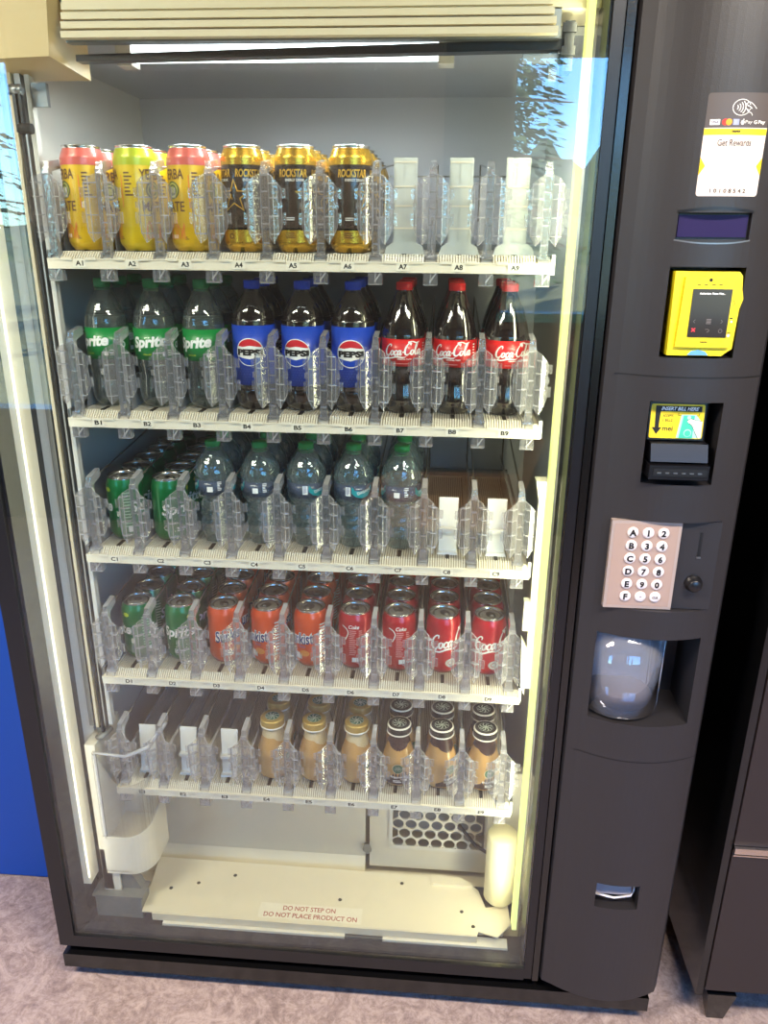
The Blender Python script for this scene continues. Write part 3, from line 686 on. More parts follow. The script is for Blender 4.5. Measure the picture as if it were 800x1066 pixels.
# card reader
rd = MB()
yp = [(.592, -.119), (.672, -.119), (.686, -.108), (.688, -.05), (.6915, -.036), (.688, -.022), (.686, -.004), (.681, .002), (.590, .002)]
rd.prism(yp, -.132, -.062, M['yellow'], axis='y'); rd.bevel(.003, 2)
card = P(rd, 'card_reader')
mb = MB(); mb.prism([(.601, -.106), (.68, -.106), (.681, -.012), (.676, -.006), (.648, -.006), (.645, -.003), (.635, -.003), (.632, -.006), (.604, -.006)], -.1375, -.130, M['yellow'], axis='y'); mb.bevel(.0015, 1); P(mb, 'reader_bezel')
mb = MB(); mb.box(.6165, .6725, -.1385, -.130, -.091, -.022, M['screen']); mb.lathe([(0, 0), (.003, 0), (.003, .002), (0, .002)], M['ink'], 10) if False else None; P(mb, 'reader_screen')
d = Decal(flatmap(-.1386), 0); d.layer = 1
d.text('Authorizing. Please Wait...', .6445, -.0285, .0032, M['lcdtext'], .036, bold=.02)
d.stroke([(.6215, -.083), (.6265, -.078)], .0014, M['redx'], False); d.stroke([(.6215, -.078), (.6265, -.083)], .0014, M['redx'], False)
gk = mat('dim_screen_icon', (120, 112, 112), .5)
d.stroke([(.625, -.0655), (.6225, -.068), (.625, -.0705)], .0006, gk, False); d.stroke([(.662, -.0655), (.6645, -.068), (.662, -.0705)], .0006, gk, False)
for k in range(4): d.rect(.641, .648, -.0715+k*.002, -.0705+k*.002, gk)
d.stroke([(.641, -.0795), (.6455, -.0795), (.6465, -.082), (.6435, -.0835)], .0007, gk); d.ring(.663, -.0815, .0023, .0029, gk, n=16)
d.mb.build('screen_text', vm, (0, 0, ZB))
d = Decal(flatmap(-.1376), 0); d.disc(.640, -.0095, .0024, M['ink']); dk = mat('olive_ink', (96, 80, 18), .5)
for x in (.624, .634, .645, .655): d.rect(x-.0024, x+.0024, -.0165, -.0152, dk)
d.text('nayax', .642, -.0985, .0032, dk, .011, bold=.03)
d.stroke([(.676, -.038), (.6785, -.042), (.676, -.046)], .0006, dk); d.rect(.6745, .6785, -.064, -.062, M['ink']); d.disc(.6775, -.068, .0017, pk); d.rect(.6735, .6785, -.085, -.0838, M['ink']); d.disc(.676, -.088, .0022, pk)
d.mb.build('reader_print', vm, (0, 0, ZB))
mb = MB(); mb.prism([(.622, -.118), (.652, -.118), (.647, -.1125), (.637, -.1105), (.627, -.1125)], -.1335, -.13, mat('blue_reader_light', (90, 150, 220), .4, emit=.5), axis='y'); P(mb, 'reader_light')
# bill acceptor
mb = MB(); mb.box(.583, .686, -.0745, -.055, -.321, -.194, M['darkpit']); mb.hexa([(.584, -.112, -.255), (.671, -.112, -.255), (.671, -.06, -.255), (.584, -.06, -.255), (.584, -.108, -.195), (.671, -.108, -.195), (.671, -.06, -.195), (.584, -.06, -.195)], M['black2']); P(mb, 'bill_housing')
mb = MB(); mb.hexa([(.588, -.135, -.285), (.676, -.135, -.285), (.676, -.06, -.285), (.588, -.06, -.285), (.588, -.125, -.258), (.676, -.125, -.258), (.676, -.06, -.256), (.588, -.06, -.256)], M['black2'])
mb.box(.586, .678, -.142, -.06, -.312, -.289, M['black2']); mb.bevel(.002, 1); mb.box(.592, .674, -.1435, -.14, -.306, -.294, M['darkpit'])
for k in range(6): mb.box(.598+k*.0125, .604+k*.0125, -.145, -.1425, -.3015, -.2995, M['steel'])
P(mb, 'bill_mouth')
d = Decal(lambda u, v, l: (u, -.1120+(v+.255)*(.004/.06)-l-.0002, v), 0)
d.polys([rr(.586, .6685, -.252, -.198, .003)], M['yel']); d.up()
d.rect(.593, .664, -.2095, -.2005, M['ink']); d.polys([[(.593, -.2095), (.601, -.2095), (.600, -.236), (.594, -.236)], [(.5895, -.235), (.6045, -.235), (.597, -.246)]], M['ink'])
d.text('ACCEPTS', .613, -.2165, .0042, M['ink'], .016, bold=.02); d.text('1 BILLS', .613, -.2235, .0042, M['ink'], .015, bold=.02); d.text('mei', .614, -.2365, .0078, M['ink'], .016, bold=.02)
gn = mat('banknote_green', (64, 190, 160), .5); gn2 = mat('banknote_pale_green', (170, 225, 200), .5)
d.polys([[(.6285, -.251), (.6335, -.214), (.656, -.214), (.6665, -.226), (.667, -.251)]], gn2); d.up()
d.polys([[(.6325, -.2515), (.637, -.2155), (.654, -.2155), (.6535, -.2515)]], gn); d.text('INSERT BILL HERE', .6305, -.205, .0058, W, .058, bold=.03, shear=.3); d.up()
d.disc(.6455, -.243, .006, gn2); d.disc(.6455, -.2185, .003, gn2); d.up(); d.disc(.6455, -.2435, .0048, gn)
d.polys([[(.643, -.224), (.648, -.2205), (.656, -.2225), (.6665, -.224), (.6665, -.248), (.662, -.251), (.656, -.2405), (.651, -.231), (.646, -.2275)]], pk); d.up()
d.stroke([(.643, -.224), (.648, -.2205), (.656, -.2225), (.6665, -.224)], .0006, M['ink']); d.stroke([(.646, -.2275), (.651, -.231), (.656, -.2405), (.662, -.251)], .0006, M['ink'])
d.stroke([(.6285, -.2115), (.6285, -.2155), (.633, -.2155)], .0008, M['ink'], False); d.stroke([(.6565, -.2155), (.6605, -.2155), (.6605, -.2115)], .0008, M['ink'], False)
d.mb.build('bill_sticker', vm, (0, 0, ZB))
# keypad
mb = MB(); mb.box(.5425, .6555, -.124, -.112, -.5475, -.3895, M['keyplate']); mb.bevel(.0015, 1); mb.box(.5475, .6505, -.1245, -.1235, -.5425, -.3945, mat('keypad_membrane', (182, 156, 142), .4, .2)); kp = P(mb, 'keypad')
KX = (.577, .602, .6265); KZ = [-.409-.0231*i for i in range(6)]
km = MB().lathe([(0, 0), (.0095, 0), (.0092, .0022), (.0078, .0032), (0, .0036)], M['key'], 20).mesh('key_button')
for r_ in range(6):
    for c_ in range(3):
        s = ['A12', 'B34', 'C56', 'D78', 'E90', 'F*'][r_]; s = s[c_] if c_ < len(s) else 'CLR'
        k = inst(km, 'key_button', kp, (KX[c_], -.1245, KZ[r_])); k.rotation_euler.x = R(90)
        d = Decal(flatmap(-.1278, KX[c_], KZ[r_]), 0); d.text(s, 0, 0, .0115 if len(s) == 1 and s != '*' else .0042, M['ink'], None if len(s) == 1 else .010, bold=.055); d.build('key_lettering', kp)
mb = MB(); mb.box(.6565, .7205, -.1185, -.112, -.5475, -.3895, M['charcoal']); mb.box(.6875, .6925, -.1190, -.1175, -.4505, -.408, M['darkpit']); mb.box(.6865, .6935, -.1205, -.1180, -.4535, -.4510, M['steel']); P(mb, 'coin_panel')
mb = MB(); mb.lathe([(0, 0), (.015, 0), (.0145, .004), (.0115, .005), (.0110, .014), (.0095, .016), (0, .0165)], M['black2'], 24); o = mb.build('coin_return_knob', vm, (.688, -.118, ZB-.499)); o.rotation_euler.x = R(90)
# delivery port: clear curved door and turntable
mb = MB(); pr = [(.004, 0), (.0, 0)]
cylx, cyly, cr = .605, -.052, .070
ctp = clear('port_door_plastic', (236, 238, 242), .06, 2.0, .2, (205, 208, 218))
N = 22; A = [(cylx+cr*math.cos(R(205+ (360-205+28)*k/N)), cyly+cr*math.sin(R(205+(360-205+28)*k/N))) for k in range(N+1)]
def arc_wall(mb, ccx, ccy, r1, r2, a0, a1, n, z0, z1, m):
    V = [[mb.bm.verts.new((ccx+rr_*math.cos(a0+(a1-a0)*k/n), ccy+rr_*math.sin(a0+(a1-a0)*k/n), z)) for rr_, z in ((r1, z0), (r1, z1), (r2, z1), (r2, z0))] for k in range(n+1)]
    for p_, q_ in zip(V, V[1:]):
        for i in range(4):
            f = mb.bm.faces.new((p_[i], p_[(i+1) % 4], q_[(i+1) % 4], q_[i])); f.material_index = mb.mi(m); f.smooth = i in (0, 2)
    for q_ in (V[0], V[-1]): f = mb.bm.faces.new(q_); f.material_index = mb.mi(m)
arc_wall(mb, cylx, cyly, cr, cr-.002, R(205), R(388), 36, -.772, -.6035, ctp)
for k in (N-2, N-5): mb.tube([(*A[k], -.772), (*A[k], -.604)], .0022, M['clear_edge'], 6)
P(mb, 'port_door')
mb = MB(); mb.lathe([(0, -.762), (.058, -.762), (.060, -.759), (.060, -.752), (.056, -.750), (0, -.750)], mat('brown_turntable', (160, 136, 126), .5), 32, c=(cylx, -.052)); mb.lathe([(.0625, -.772), (.066, -.772), (.066, -.758), (.0625, -.758)], M['clear_edge'], 32, c=(cylx, cyly)); P(mb, 'port_turntable')
mb = MB(); mb.box(.543, .668, -.0065, -.0045, -.775, -.605, mat('pale_port_back', (214, 214, 220), .4)); P(mb, 'port_back')
# coin cup
mb = MB(); mb.box(.594, .673, -.082, -.07, -1.202, -1.148, M['darkpit'])
mb.hexa([(.594, -.112, -1.186), (.667, -.112, -1.186), (.667, -.085, -1.186), (.594, -.085, -1.186), (.594, -.090, -1.148), (.667, -.090, -1.148), (.667, -.083, -1.148), (.594, -.083, -1.148)], mat('grey_flap', (150, 138, 134), .5))
mb.tube([(.595, -.113, -1.186), (.63, -.120, -1.187), (.664, -.115, -1.185), (.670, -.108, -1.178), (.671, -.105, -1.149)], .0022, mat('pale_flap_edge', (225, 222, 222), .4), 6)
P(mb, 'coin_cup')

# ================================================================== PRODUCTS
def can_proto(name, body, prints, H=.129, r=.0350, lid='alu', band=None):
    t = bpy.data.objects.new(name, None); COL.objects.link(t); t.empty_display_size = .03
    nk = .0295 if H < .15 else .0310
    prof = [(0, .008), (.020, .006), (.0245, 0), (.0275, .001), (r-.002, .010), (r, .016), (r, H-.020), (r-.0012, H-.015), (nk, H-.005), (nk-.0005, H-.003), (nk+.0012, H-.001), (nk+.0005, H), (nk-.0015, H-.001), (nk-.0025, H-.005)]
    b = MB()
    mats = [M['alu']]*3+[body]*5+[M['alu']]*6
    if band:
        mats[6] = mats[7] = band[0]
        if body is blk: mats[3] = mats[4] = band[0]
    b.lathe(prof, body, 32, m_at=lambda i: mats[i])
    o = b.build('can_body', t)
    l = MB(); l.lathe([(nk-.0025, H-.005), (nk-.0045, H-.0060), (0, H-.0055)], M['alud'], 28)
    l.lathe([(nk-.006, H-.0054), (nk-.0075, H-.0050), (nk-.009, H-.0054)], M['alu'], 28)
    lo = l.build('can_lid', t)
    p = MB(); p.prism([(.009*math.cos(a*math.pi/6), -.004+.013*math.sin(a*math.pi/6)) for a in range(12)], H-.0045, H-.0032, M['alu'])
    p.prism([(.004*math.cos(a*math.pi/5), -.009+.004*math.sin(a*math.pi/5)) for a in range(10)], H-.0031, H-.0028, M['alud'])
    p.build('pull_tab', lo)
    d = Decal(cylmap(r)); prints(d, H, r); d.build('can_print', t)
    return t
def copy_tree(o, parent=None):
    c = o.copy(); COL.objects.link(c); c.parent = parent
    for ch in [x for x in bpy.data.objects if x.parent == o and x.name in COL.objects]: copy_tree(ch, c)
    return c
def lines(d, u0, u1, v0, v1, n, m, seed=1):
    rn = random.Random(seed)
    for k in range(n):
        v = v1-(v1-v0)*k/n; d.rect(u0, u0+(u1-u0)*(.6+.4*rn.random()), v-(v1-v0)/n*.45, v, m)
cg = mat('can_green', (0, 112, 56), .28, .35, coat=.4); cor = mat('can_orange', (226, 84, 28), .28, .35, coat=.4); cr_ = mat('can_red', (184, 14, 28), .28, .3, coat=.4)
lime = mat('lime_ink', (190, 214, 60), .4); yb_ = mat('can_yellow', (226, 182, 24), .32, .15, coat=.4); yb2 = mat('can_lemon_yellow', (222, 190, 20), .32, .15, coat=.4)
pink = mat('can_coral', (222, 106, 98), .3, .2, coat=.3); limeb = mat('can_lime', (184, 196, 40), .3, .2, coat=.3); brn = mat('brown_ink', (96, 60, 30), .5)
gold = mat('can_gold', (214, 168, 56), .25, .75); goldi = mat('gold_ink', (206, 160, 48), .35, .5); blk = mat('can_black', (30, 24, 22), .22, .3, coat=.6); navy = mat('navy_print', (28, 48, 120), .4)
def pr_green(d, H, r):
    d.text('Sprite', 0, .066, .030, W, .075, bold=.03, shear=.25, rot=.06)
    d.polys([[(.028+.006*(1+.35*(k % 2))*math.cos(k*math.pi/7), .104+.004*(1+.35*(k % 2))*math.sin(k*math.pi/7)) for k in range(14)]], lime)
    lines(d, -.010, .014, .020, .030, 3, W, 2)
    d.ring(-.03, .03, .004, .005, W, 14); lines(d, .060, .080, .025, .10, 12, mat('pale_green_ink', (150, 200, 160), .5), 3); d.rect(.066, .076, .018, .030, W)
    d.text('Sprite', .108, .066, .030, W, .070, bold=.03, shear=.25, rot=.06)
def pr_orange(d, H, r):
    d.text('Sunkist', 0, .066, .0285, W, .0655, bold=.09, shear=.2, rot=.14); d.up(); d.text('Sunkist', 0, .066, .0265, navy, .063, bold=.02, shear=.2, rot=.14)
    d.disc(.012, .034, .011, mat('pale_orange_ink', (240, 150, 60), .4), .007); lines(d, .0, .022, .045, .051, 2, M['purple'] if False else mat('violet_ink', (150, 110, 150), .5), 4)
    d.rect(-.012, .006, .020, .034, mat('white_panel_ink', (228, 220, 214), .5)); lines(d, .045, .062, .03, .10, 10, W, 5)
    d.ring(.03, .022, .003, .0042, W, 12)
def pr_red(d, H, r):
    cola_script(d, 0, .078, .0290, W, rot=.16); d.up(); d.text('TASTE', .004, .0505, .0032, W, .016, bold=.02); d.ring(-.004, .027, .006, .0115, mat('silver_ink', (205, 200, 196), .4, .3), 22, ky=.8); d.disc(-.004, .027, .005, mat('silver_ink'), .0035)
    d.text('Coke', .098, .100, .0085, W, .022, bold=.02, shear=.3); lines(d, .088, .104, .034, .092, 14, mat('pale_red_ink', (226, 150, 150), .5), 6); d.rect(.094, .107, .020, .030, W); d.ring(.114, .025, .0032, .0045, W, 12)
    lines(d, .108, .118, .04, .092, 12, mat('pale_red_ink'), 7); d.stroke([(.072, .100), (.082, .095), (.086, .085), (.080, .07)], .002, W)
def pr_mate(top, sd):
    def f(d, H, r):
        d.rect(-.1135, .1135, H-.031, H-.0195, top); d.up()
        for u in (0, .085):
            d.text('YERBA', u, .122, .0160, brn, .046, bold=.015); d.text('MATE', u, .072, .0160, brn, .043, bold=.015); lines(d, u-.012, u+.012, .058, .061, 1, brn)
            d.disc(u, .0975, .0140, mat('olive_print', (92, 104, 52), .5)); d.up(); d.ring(u, .0975, .0090, .0115, mat('pale_olive', (176, 176, 90), .5), 20); d.disc(u, .0975, .0055, mat('pale_olive')); d.layer -= 1
            rn = random.Random(sd)
            for k in range(9):
                a = u-.02+.005*k; d.stroke([(a, .02), (a+rn.uniform(-.004, .004), .032), (a+rn.uniform(-.004, .004), .042+.01*rn.random())], .0016, mat('flame_orange', (232, 130, 50), .5))
            d.rect(u-.014, u+.006, .0215, .0275, mat('pale_flavour_tag', (238, 214, 180), .5))
        lines(d, .036, .050, .085, .125, 7, brn, 8); d.rect(.030, .0315, .07, .12, mat('flame_orange')); lines(d, .018, .026, .018, .024, 2, brn)
        d.text('LEMONADE' if False else 'TERERE', -.008, H-.025, .0034, mat('pale_flavour_tag'), .016)
    return f
def star(u, v, r1, r2): return [((r1 if k % 2 == 0 else r2)*math.sin(k*math.pi/5)+u, (r1 if k % 2 == 0 else r2)*math.cos(k*math.pi/5)+v) for k in range(10)]
def pr_rock(d, H, r):
    d.rect(-.1135, .1135, .0165, .036, gold); d.rect(-.1135, .1135, H-.030, H-.0195, gold); d.up()
    for u in (0, .058, -.085):
        d.text('ROCKSTAR', u, .124, .0125, goldi, .049, bold=.03, shear=.15); d.text('ENERGY DRINK', u+.004, .1135, .0042, W, .032, bold=.01)
    for u in (.030, -.055):
        d.polys([[a, b_, c_, e_] for a, b_, c_, e_ in zip(star(u, .088, .028, .0115), star(u, .088, .028, .0115)[1:]+star(u, .088, .028, .0115)[:1], star(u, .088, .024, .0092)[1:]+star(u, .088, .024, .0092)[:1], star(u, .088, .024, .0092))], goldi)
        d.text('R', u-.006, .088, .009, goldi, bold=.04)
    d.up(); lines(d, -.012, .006, .050, .056, 2, W, 9); lines(d, -.014, .008, .022, .032, 3, brn, 4); d.ring(.022, .026, .003, .0045, brn, 10)
TALL = .167; TR = .0362
protos = {}
protos['green_can'] = can_proto('soda_can', cg, pr_green)
protos['orange_can'] = can_proto('soda_can', cor, pr_orange)
protos['red_can'] = can_proto('soda_can', cr_, pr_red)
protos['pink_mate'] = can_proto('tall_tea_can', yb_, pr_mate(pink, 1), TALL, TR, band=(pink,))
protos['lime_mate'] = can_proto('tall_tea_can', yb2, pr_mate(limeb, 2), TALL, TR, band=(limeb,))
protos['rock'] = can_proto('energy_drink_can', blk, pr_rock, TALL, TR, band=(gold,))

def bottle_proto(name, prof, split, low, upp, capc, label, prints, H, liquid=None, contour=True):
    """split: height where the lower material gives way to the neck material; label=(r,z0,z1,mat)"""
    t = bpy.data.objects.new(name, None); COL.objects.link(t); t.empty_display_size = .03
    prof = [p[:2] for p in catmull([(*p, 1) for p in prof], 4)]
    prof = [(max(0, p[0]), p[1]) for p in prof]
    b = MB(); b.lathe(prof, low, 32, m_at=lambda i: low if prof[i][1] < split else upp); b.build('bottle_body', t)
    if liquid:
        lp = [(max(0, p[0]-.0012), p[1]+.0008) for p in prof if p[1] < liquid[1]]; lp.append((0, lp[-1][1]))
        l = MB(); l.lathe(lp, liquid[0], 28); l.build('liquid', t)
    c = MB(); ch = .017
    cp = [(0, H), (.0128, H), (.0142, H-.0015), (.0142, H-ch), (.0125, H-ch), (.0125, H-.002)]
    c.lathe(cp, capc, 30)
    for k in range(30):
        a = 2*math.pi*k/30; c.box(.0140*math.cos(a)-.0005, .0140*math.cos(a)+.0007, .0140*math.sin(a)-.0006, .0140*math.sin(a)+.0006, H-ch+.003, H-.002, capc)
    c.lathe([(.0138, H-ch-.005), (.0142, H-ch-.002), (.0138, H-ch-.001), (.0128, H-ch-.001)], capc, 24)
    c.build('bottle_cap', t)
    r, z0, z1, lm = label
    s = MB(); s.lathe([(r-.0006, z0), (r, z0), (r, z1), (r-.0006, z1)], lm, 36); lo = s.build('bottle_label', t)
    d = Decal(cylmap(r)); prints(d); d.build('label_print', lo)
    return t
lg = mat('label_green', (0, 128, 56), .35, coat=.3); lb = mat('label_blue', (14, 62, 178), .35, coat=.3); lr = mat('label_red', (206, 24, 28), .35, coat=.3)
capg = mat('green_cap', (20, 122, 66), .4); capb = mat('blue_cap', (24, 66, 190), .4); capr = mat('red_cap', (206, 28, 28), .4); capw = mat('bright_green_cap', (30, 146, 70), .4)
def foot(r): return [(0, .010), (.012, .003), (.020, 0), (.026, .001), (r-.004, .010), (r-.0015, .022)]
def p_sprite(d):
    for u in (0, .115):
        d.text('Sprite', u, .1255, .0280, W, .068, bold=.045, shear=.25, rot=.08); d.text('LEMON LIME', u-.004, .1045, .0030, lime, .016)
        d.rect(u+.024, u+.031, .101, .109, W); lines(d, u+.034, u+.044, .100, .112, 4, W, 3)
    d.ring(.06, .12, .004, .006, W)
def p_pepsi(d):
    bl2 = mat('deep_blue_ink', (16, 40, 130), .4); rd_ = mat('globe_red', (204, 34, 44), .4)
    for i in range(10):
        for k in range(30):
            if i < 3 or i > 6 or abs(k-15) > 5: pass
    for u in (0, .119):
        d.disc(u, .113, .0262, W, n=36); d.up()
        top = [(u+.0245*math.cos(R(a)), .113+.0245*math.sin(R(a))) for a in range(22, 159, 6)]+[(u-.012, .1225), (u, .1250), (u+.012, .1235)]
        d.polys([top], rd_)
        bot = [(u+.0245*math.cos(R(a)), .113+.0245*math.sin(R(a))) for a in range(202, 339, 6)]+[(u+.012, .1030), (u, .0995), (u-.012, .1015)]
        d.polys([bot], lb); d.up()
        d.text('PEPSI', u, .1125, .0125, M['ink'], .0475, bold=.07); d.layer -= 2
    dots = mat('pale_blue_dots', (70, 120, 220), .4)
    for zz, n0 in ((.056, 0), (.061, 1), (.066, 0), (.071, 1), (.076, 0), (.081, 1), (.150, 0), (.155, 1), (.146, 1)):
        for k in range(44):
            uu = -.119+.0055*k+(.0027 if n0 else 0); sz = .0010 if zz < .1 else .0007
            d.polys([[(uu-sz, zz), (uu, zz-sz), (uu+sz, zz), (uu, zz+sz)]], dots)
def p_coke(d):
    for u in (0, .114):
        cola_script(d, u, .122, .0200, W, rot=.05); d.text('ORIGINAL TASTE', u+.004, .1055, .0026, W, .026, bold=.02); d.text('CAFFEINE & FREE', u, .0965, .002, W, .02) if False else lines(d, u-.015, u+.012, .0955, .0975, 1, mat('pale_red_ink'), 2)
        d.rect(u+.031, u+.038, .095, .106, mat('pale_red_ink')); d.rect(u-.037, u-.031, .096, .110, mat('pale_red_ink')); lines(d, u+.042, u+.050, .094, .135, 8, W, 4)
def p_water(d):
    tl = mat('teal_print', (30, 150, 160), .4)
    f0 = d.fn; d.fn = lambda u, v, l: f0(u, v+.009, l)
    for u in (0, .105):
        d.polys([[(u-.020, .140), (u-.014, .130), (u, .128), (u+.014, .132), (u+.022, .142), (u+.022, .128), (u+.012, .116), (u, .1125), (u-.012, .116), (u-.020, .124)]], tl); d.up(); d.text('DASANI', u+.004, .1275, .0068, W, .028, bold=.02, rot=.3); d.layer -= 1
        d.rect(u+.042, u+.053, .117, .129, W)
    d.ring(.078, .126, .003, .004, navy, 14); lines(d, .062, .070, .118, .14, 6, W, 2)
    d.rect(-.032, -.0225, .118, .138, W); d.up(); lines(d, -.031, -.0235, .12, .137, 7, navy, 5)
H20 = .243
sp = foot(.0375)+[(.0365, .035), (.0350, .055), (.0362, .075), (.0382, .092), (.0382, .152), (.0375, .165), (.034, .182), (.026, .202), (.018, .217), (.0142, .226), (.0130, .240)]
protos['sprite'] = bottle_proto('soda_bottle', sp, 1, M['pet'], M['pet'], capg, (.0388, .094, .153, lg), p_sprite, H20, liquid=(M['soda'], .176))
pp = foot(.0382)+[(.0385, .036), (.0365, .044), (.0388, .052), (.0388, .160), (.0375, .172), (.033, .190), (.025, .206), (.017, .219), (.0142, .227), (.0130, .240)]
protos['pepsi'] = bottle_proto('soda_bottle', pp, .182, M['cola'], M['neck'], capb, (.0394, .050, .162, lb), p_pepsi, H20)
ck = foot(.037)+[(.0365, .030), (.0335, .050), (.0325, .062), (.0350, .078), (.0385, .092), (.0385, .142), (.0375, .152), (.0330, .172), (.0260, .194), (.0190, .212), (.0148, .225), (.0130, .240)]
protos['coke'] = bottle_proto('soda_bottle', ck, .196, M['cola'], M['neck'], capr, (.0391, .092, .142, lr), p_coke, H20)
wt = foot(.031)+[(.0315, .028), (.0292, .036), (.0315, .046), (.0292, .056), (.0315, .066), (.0290, .076), (.0312, .086), (.0300, .098), (.0375, .114), (.0380, .150), (.0392, .158), (.0385, .170), (.034, .186), (.026, .203), (.018, .215), (.0142, .223), (.0130, .232)]
protos['water'] = bottle_proto('water_bottle', wt, 1, M['water'], M['water'], capw, (.0386, .117, .151, M['filmlabel']), p_water, .235)
def coffee_proto(dark):
    t = bpy.data.objects.new('coffee_bottle', None); COL.objects.link(t); t.empty_display_size = .03
    r = .0350; H = .143
    tanc = mat('milky_coffee', (204, 168, 122) if not dark else (196, 154, 98), .18, coat=1)
    pale = mat('cream_sleeve', (205, 186, 150), .35); dk = mat('mocha_sleeve', (58, 36, 34), .35); sl = dk if dark else pale
    prof = [p[:2] for p in catmull([(0, .006, 1), (.018, .002, 1), (.026, 0, 1), (.031, .004, 1), (r, .014, 1), (r, .060, 1), (.0315, .078, 1), (.0255, .098, 1), (.0215, .112, 1), (.0205, .122, 1), (.0205, .126, 1)], 4)]
    b = MB(); b.lathe([(max(0, p[0]), p[1]) for p in prof], tanc, 32, m_at=lambda i: tanc if prof[i][1] < .1 else sl); b.build('bottle_body', t)
    cap = MB(); rim = mat('gold_cap', (196, 164, 92), .35, .5) if not dark else mat('black_cap', (28, 26, 26), .35)
    wr = mat('white_cap_band', (232, 226, 212), .4)
    cap.lathe([(.0250, H-.019), (.0272, H-.018), (.0272, H-.0165), (.0258, H-.0155)], wr, 32); cap.lathe([(.0258, H-.0155), (.0258, H-.002)], rim, 32); cap.lathe([(.0258, H-.002), (.0250, H), (.0228, H+.0003)], wr if dark else rim, 32); cap.lathe([(.0228, H+.0003), (0, H+.0003)], rim, 32)
    co = cap.build('bottle_cap', t)
    e = Decal(lambda u, v, l: (u, v, H+.0005+l), 0); gnk = mat('emblem_green', (20, 92, 66), .4); pl_ = mat('emblem_pale', (196, 206, 190), .4)
    e.disc(0, 0, .0155, gnk if not dark else mat('emblem_black', (30, 34, 32), .4), n=30); e.up()
    e.ring(0, 0, .0145, .0153, pl_); 
    for a in range(0, 360, 45): e.stroke([(.004*math.cos(R(a)), .004*math.sin(R(a))), (.009*math.cos(R(a+18)), .009*math.sin(R(a+18))), (.0135*math.cos(R(a-4)), .0135*math.sin(R(a-4)))], .0022, pl_)
    e.disc(0, 0, .0035, pl_); e.build('cap_emblem', co)
    d = Decal(cylmap(r))
    d.polys([[(-.016, .022), (.016, .022), (.030, .050), (.018, .046), (.0, .040), (-.018, .046), (-.030, .036)] if False else [(-.034, .010), (.034, .010), (.034, .022), (.020, .040), (.006, .046), (-.010, .036), (-.020, .024), (-.034, .018)]], dk if dark else mat('tan_print', (168, 128, 86), .4)); d.up()
    d.disc(.0, .050, .0125, mat('cream_sleeve'), n=28); d.up(); d.disc(0, .050, .0108, gnk, n=28); d.up(); d.ring(0, .050, .0072, .0078, pl_, 22)
    for a in range(-60, 61, 30): d.stroke([(.0065*math.sin(R(a)), .0505-.0045*abs(math.cos(R(a)))), (.0035*math.sin(R(a)), .054)], .0010, pl_)
    d.text('Frappuccino', .002, .029, .0072, W, .036, bold=.02, shear=.2, rot=.06); lines(d, -.010, .012, .014, .021, 2, W, 3); d.rect(.014, .020, .018, .024, W)
    d.build('body_print', t)
    n_ = Decal(lambda u, v, l: ((.0262-(v-.094)*.28+l)*math.sin(u/.025), -(.0262-(v-.094)*.28+l)*math.cos(u/.025), v), .004)
    n_.polys([[(-.030, .108), (-.018, .097), (0, .088), (.018, .097), (.030, .108)]], sl, lift=.0006); n_.text('Mocha' if dark else 'Vanilla', 0, .100, .0036, W if dark else brn, .013); n_.build('neck_print', t)
    return t
protos['mocha'] = coffee_proto(True); protos['vanilla'] = coffee_proto(False)

# ---- stock: row, column -> (kind, count, spacing, first y, rotations)
kinds = {
 'green_can': ('green lemon-lime soda can', 'can', 'green soda cans'), 'orange_can': ('orange soda can with blue lettering', 'can', 'orange soda cans'), 'red_can': ('red cola can with silver lid', 'can', 'red cola cans'),
 'pink_mate': ('tall yellow tea can with coral top band', 'can', 'tall yellow tea cans'), 'lime_mate': ('tall yellow tea can with lime top band', 'can', 'tall yellow tea cans'), 'rock': ('tall black and gold energy drink can', 'can', 'black and gold cans'),
 'sprite': ('clear soda bottle with green cap and label', 'bottle', 'green-capped soda bottles'), 'pepsi': ('dark cola bottle with blue cap and label', 'bottle', 'blue-capped cola bottles'), 'coke': ('dark cola bottle with red cap and label', 'bottle', 'red-capped cola bottles'),
 'water': ('pale blue water bottle with green cap', 'bottle', 'water bottles'), 'mocha': ('coffee drink bottle with black cap', 'bottle', 'coffee bottles'), 'vanilla': ('coffee drink bottle with gold cap', 'bottle', 'coffee bottles')}
ORD = ['front', 'second', 'third', 'fourth', 'fifth', 'sixth']
used = set(); TURN = {}
def turn(o, rot):
    """turn the printed and off-centre parts of a round container about its axis"""
    deg = int(round(math.degrees(rot)/5))*5
    for ch in list(o.children_recursive):
        if ch.name.split('.')[0] in ('can_print', 'pull_tab', 'label_print', 'body_print', 'neck_print', 'cap_emblem'):
            k = (ch.data.name, deg)
            if k not in TURN: me = ch.data.copy(); me.transform(Matrix.Rotation(R(deg), 4, 'Z')); TURN[k] = me
            ch.data = TURN[k]
def place(kind, row, c, k, y, rot):
    zs = ZS[row]+TOPZ; nm, cat, grp = kinds[kind]
    o = copy_tree(protos[kind])
    turn(o, rot)
    o.location = ((c-4)*PIT+(.004 if row == 4 else 0)+random.uniform(-.001, .001), y, ZB+zs+.0006)
    if kind in ('sprite', 'pepsi', 'coke', 'water'): o.scale.z = .865 if kind == 'water' else .945
    slot = RN[row]+str(c+1)
    tag(o, f'{nm}, {"frontmost" if k == 0 else ORD[k]+" from front"} of slot {slot}', cat, grp)
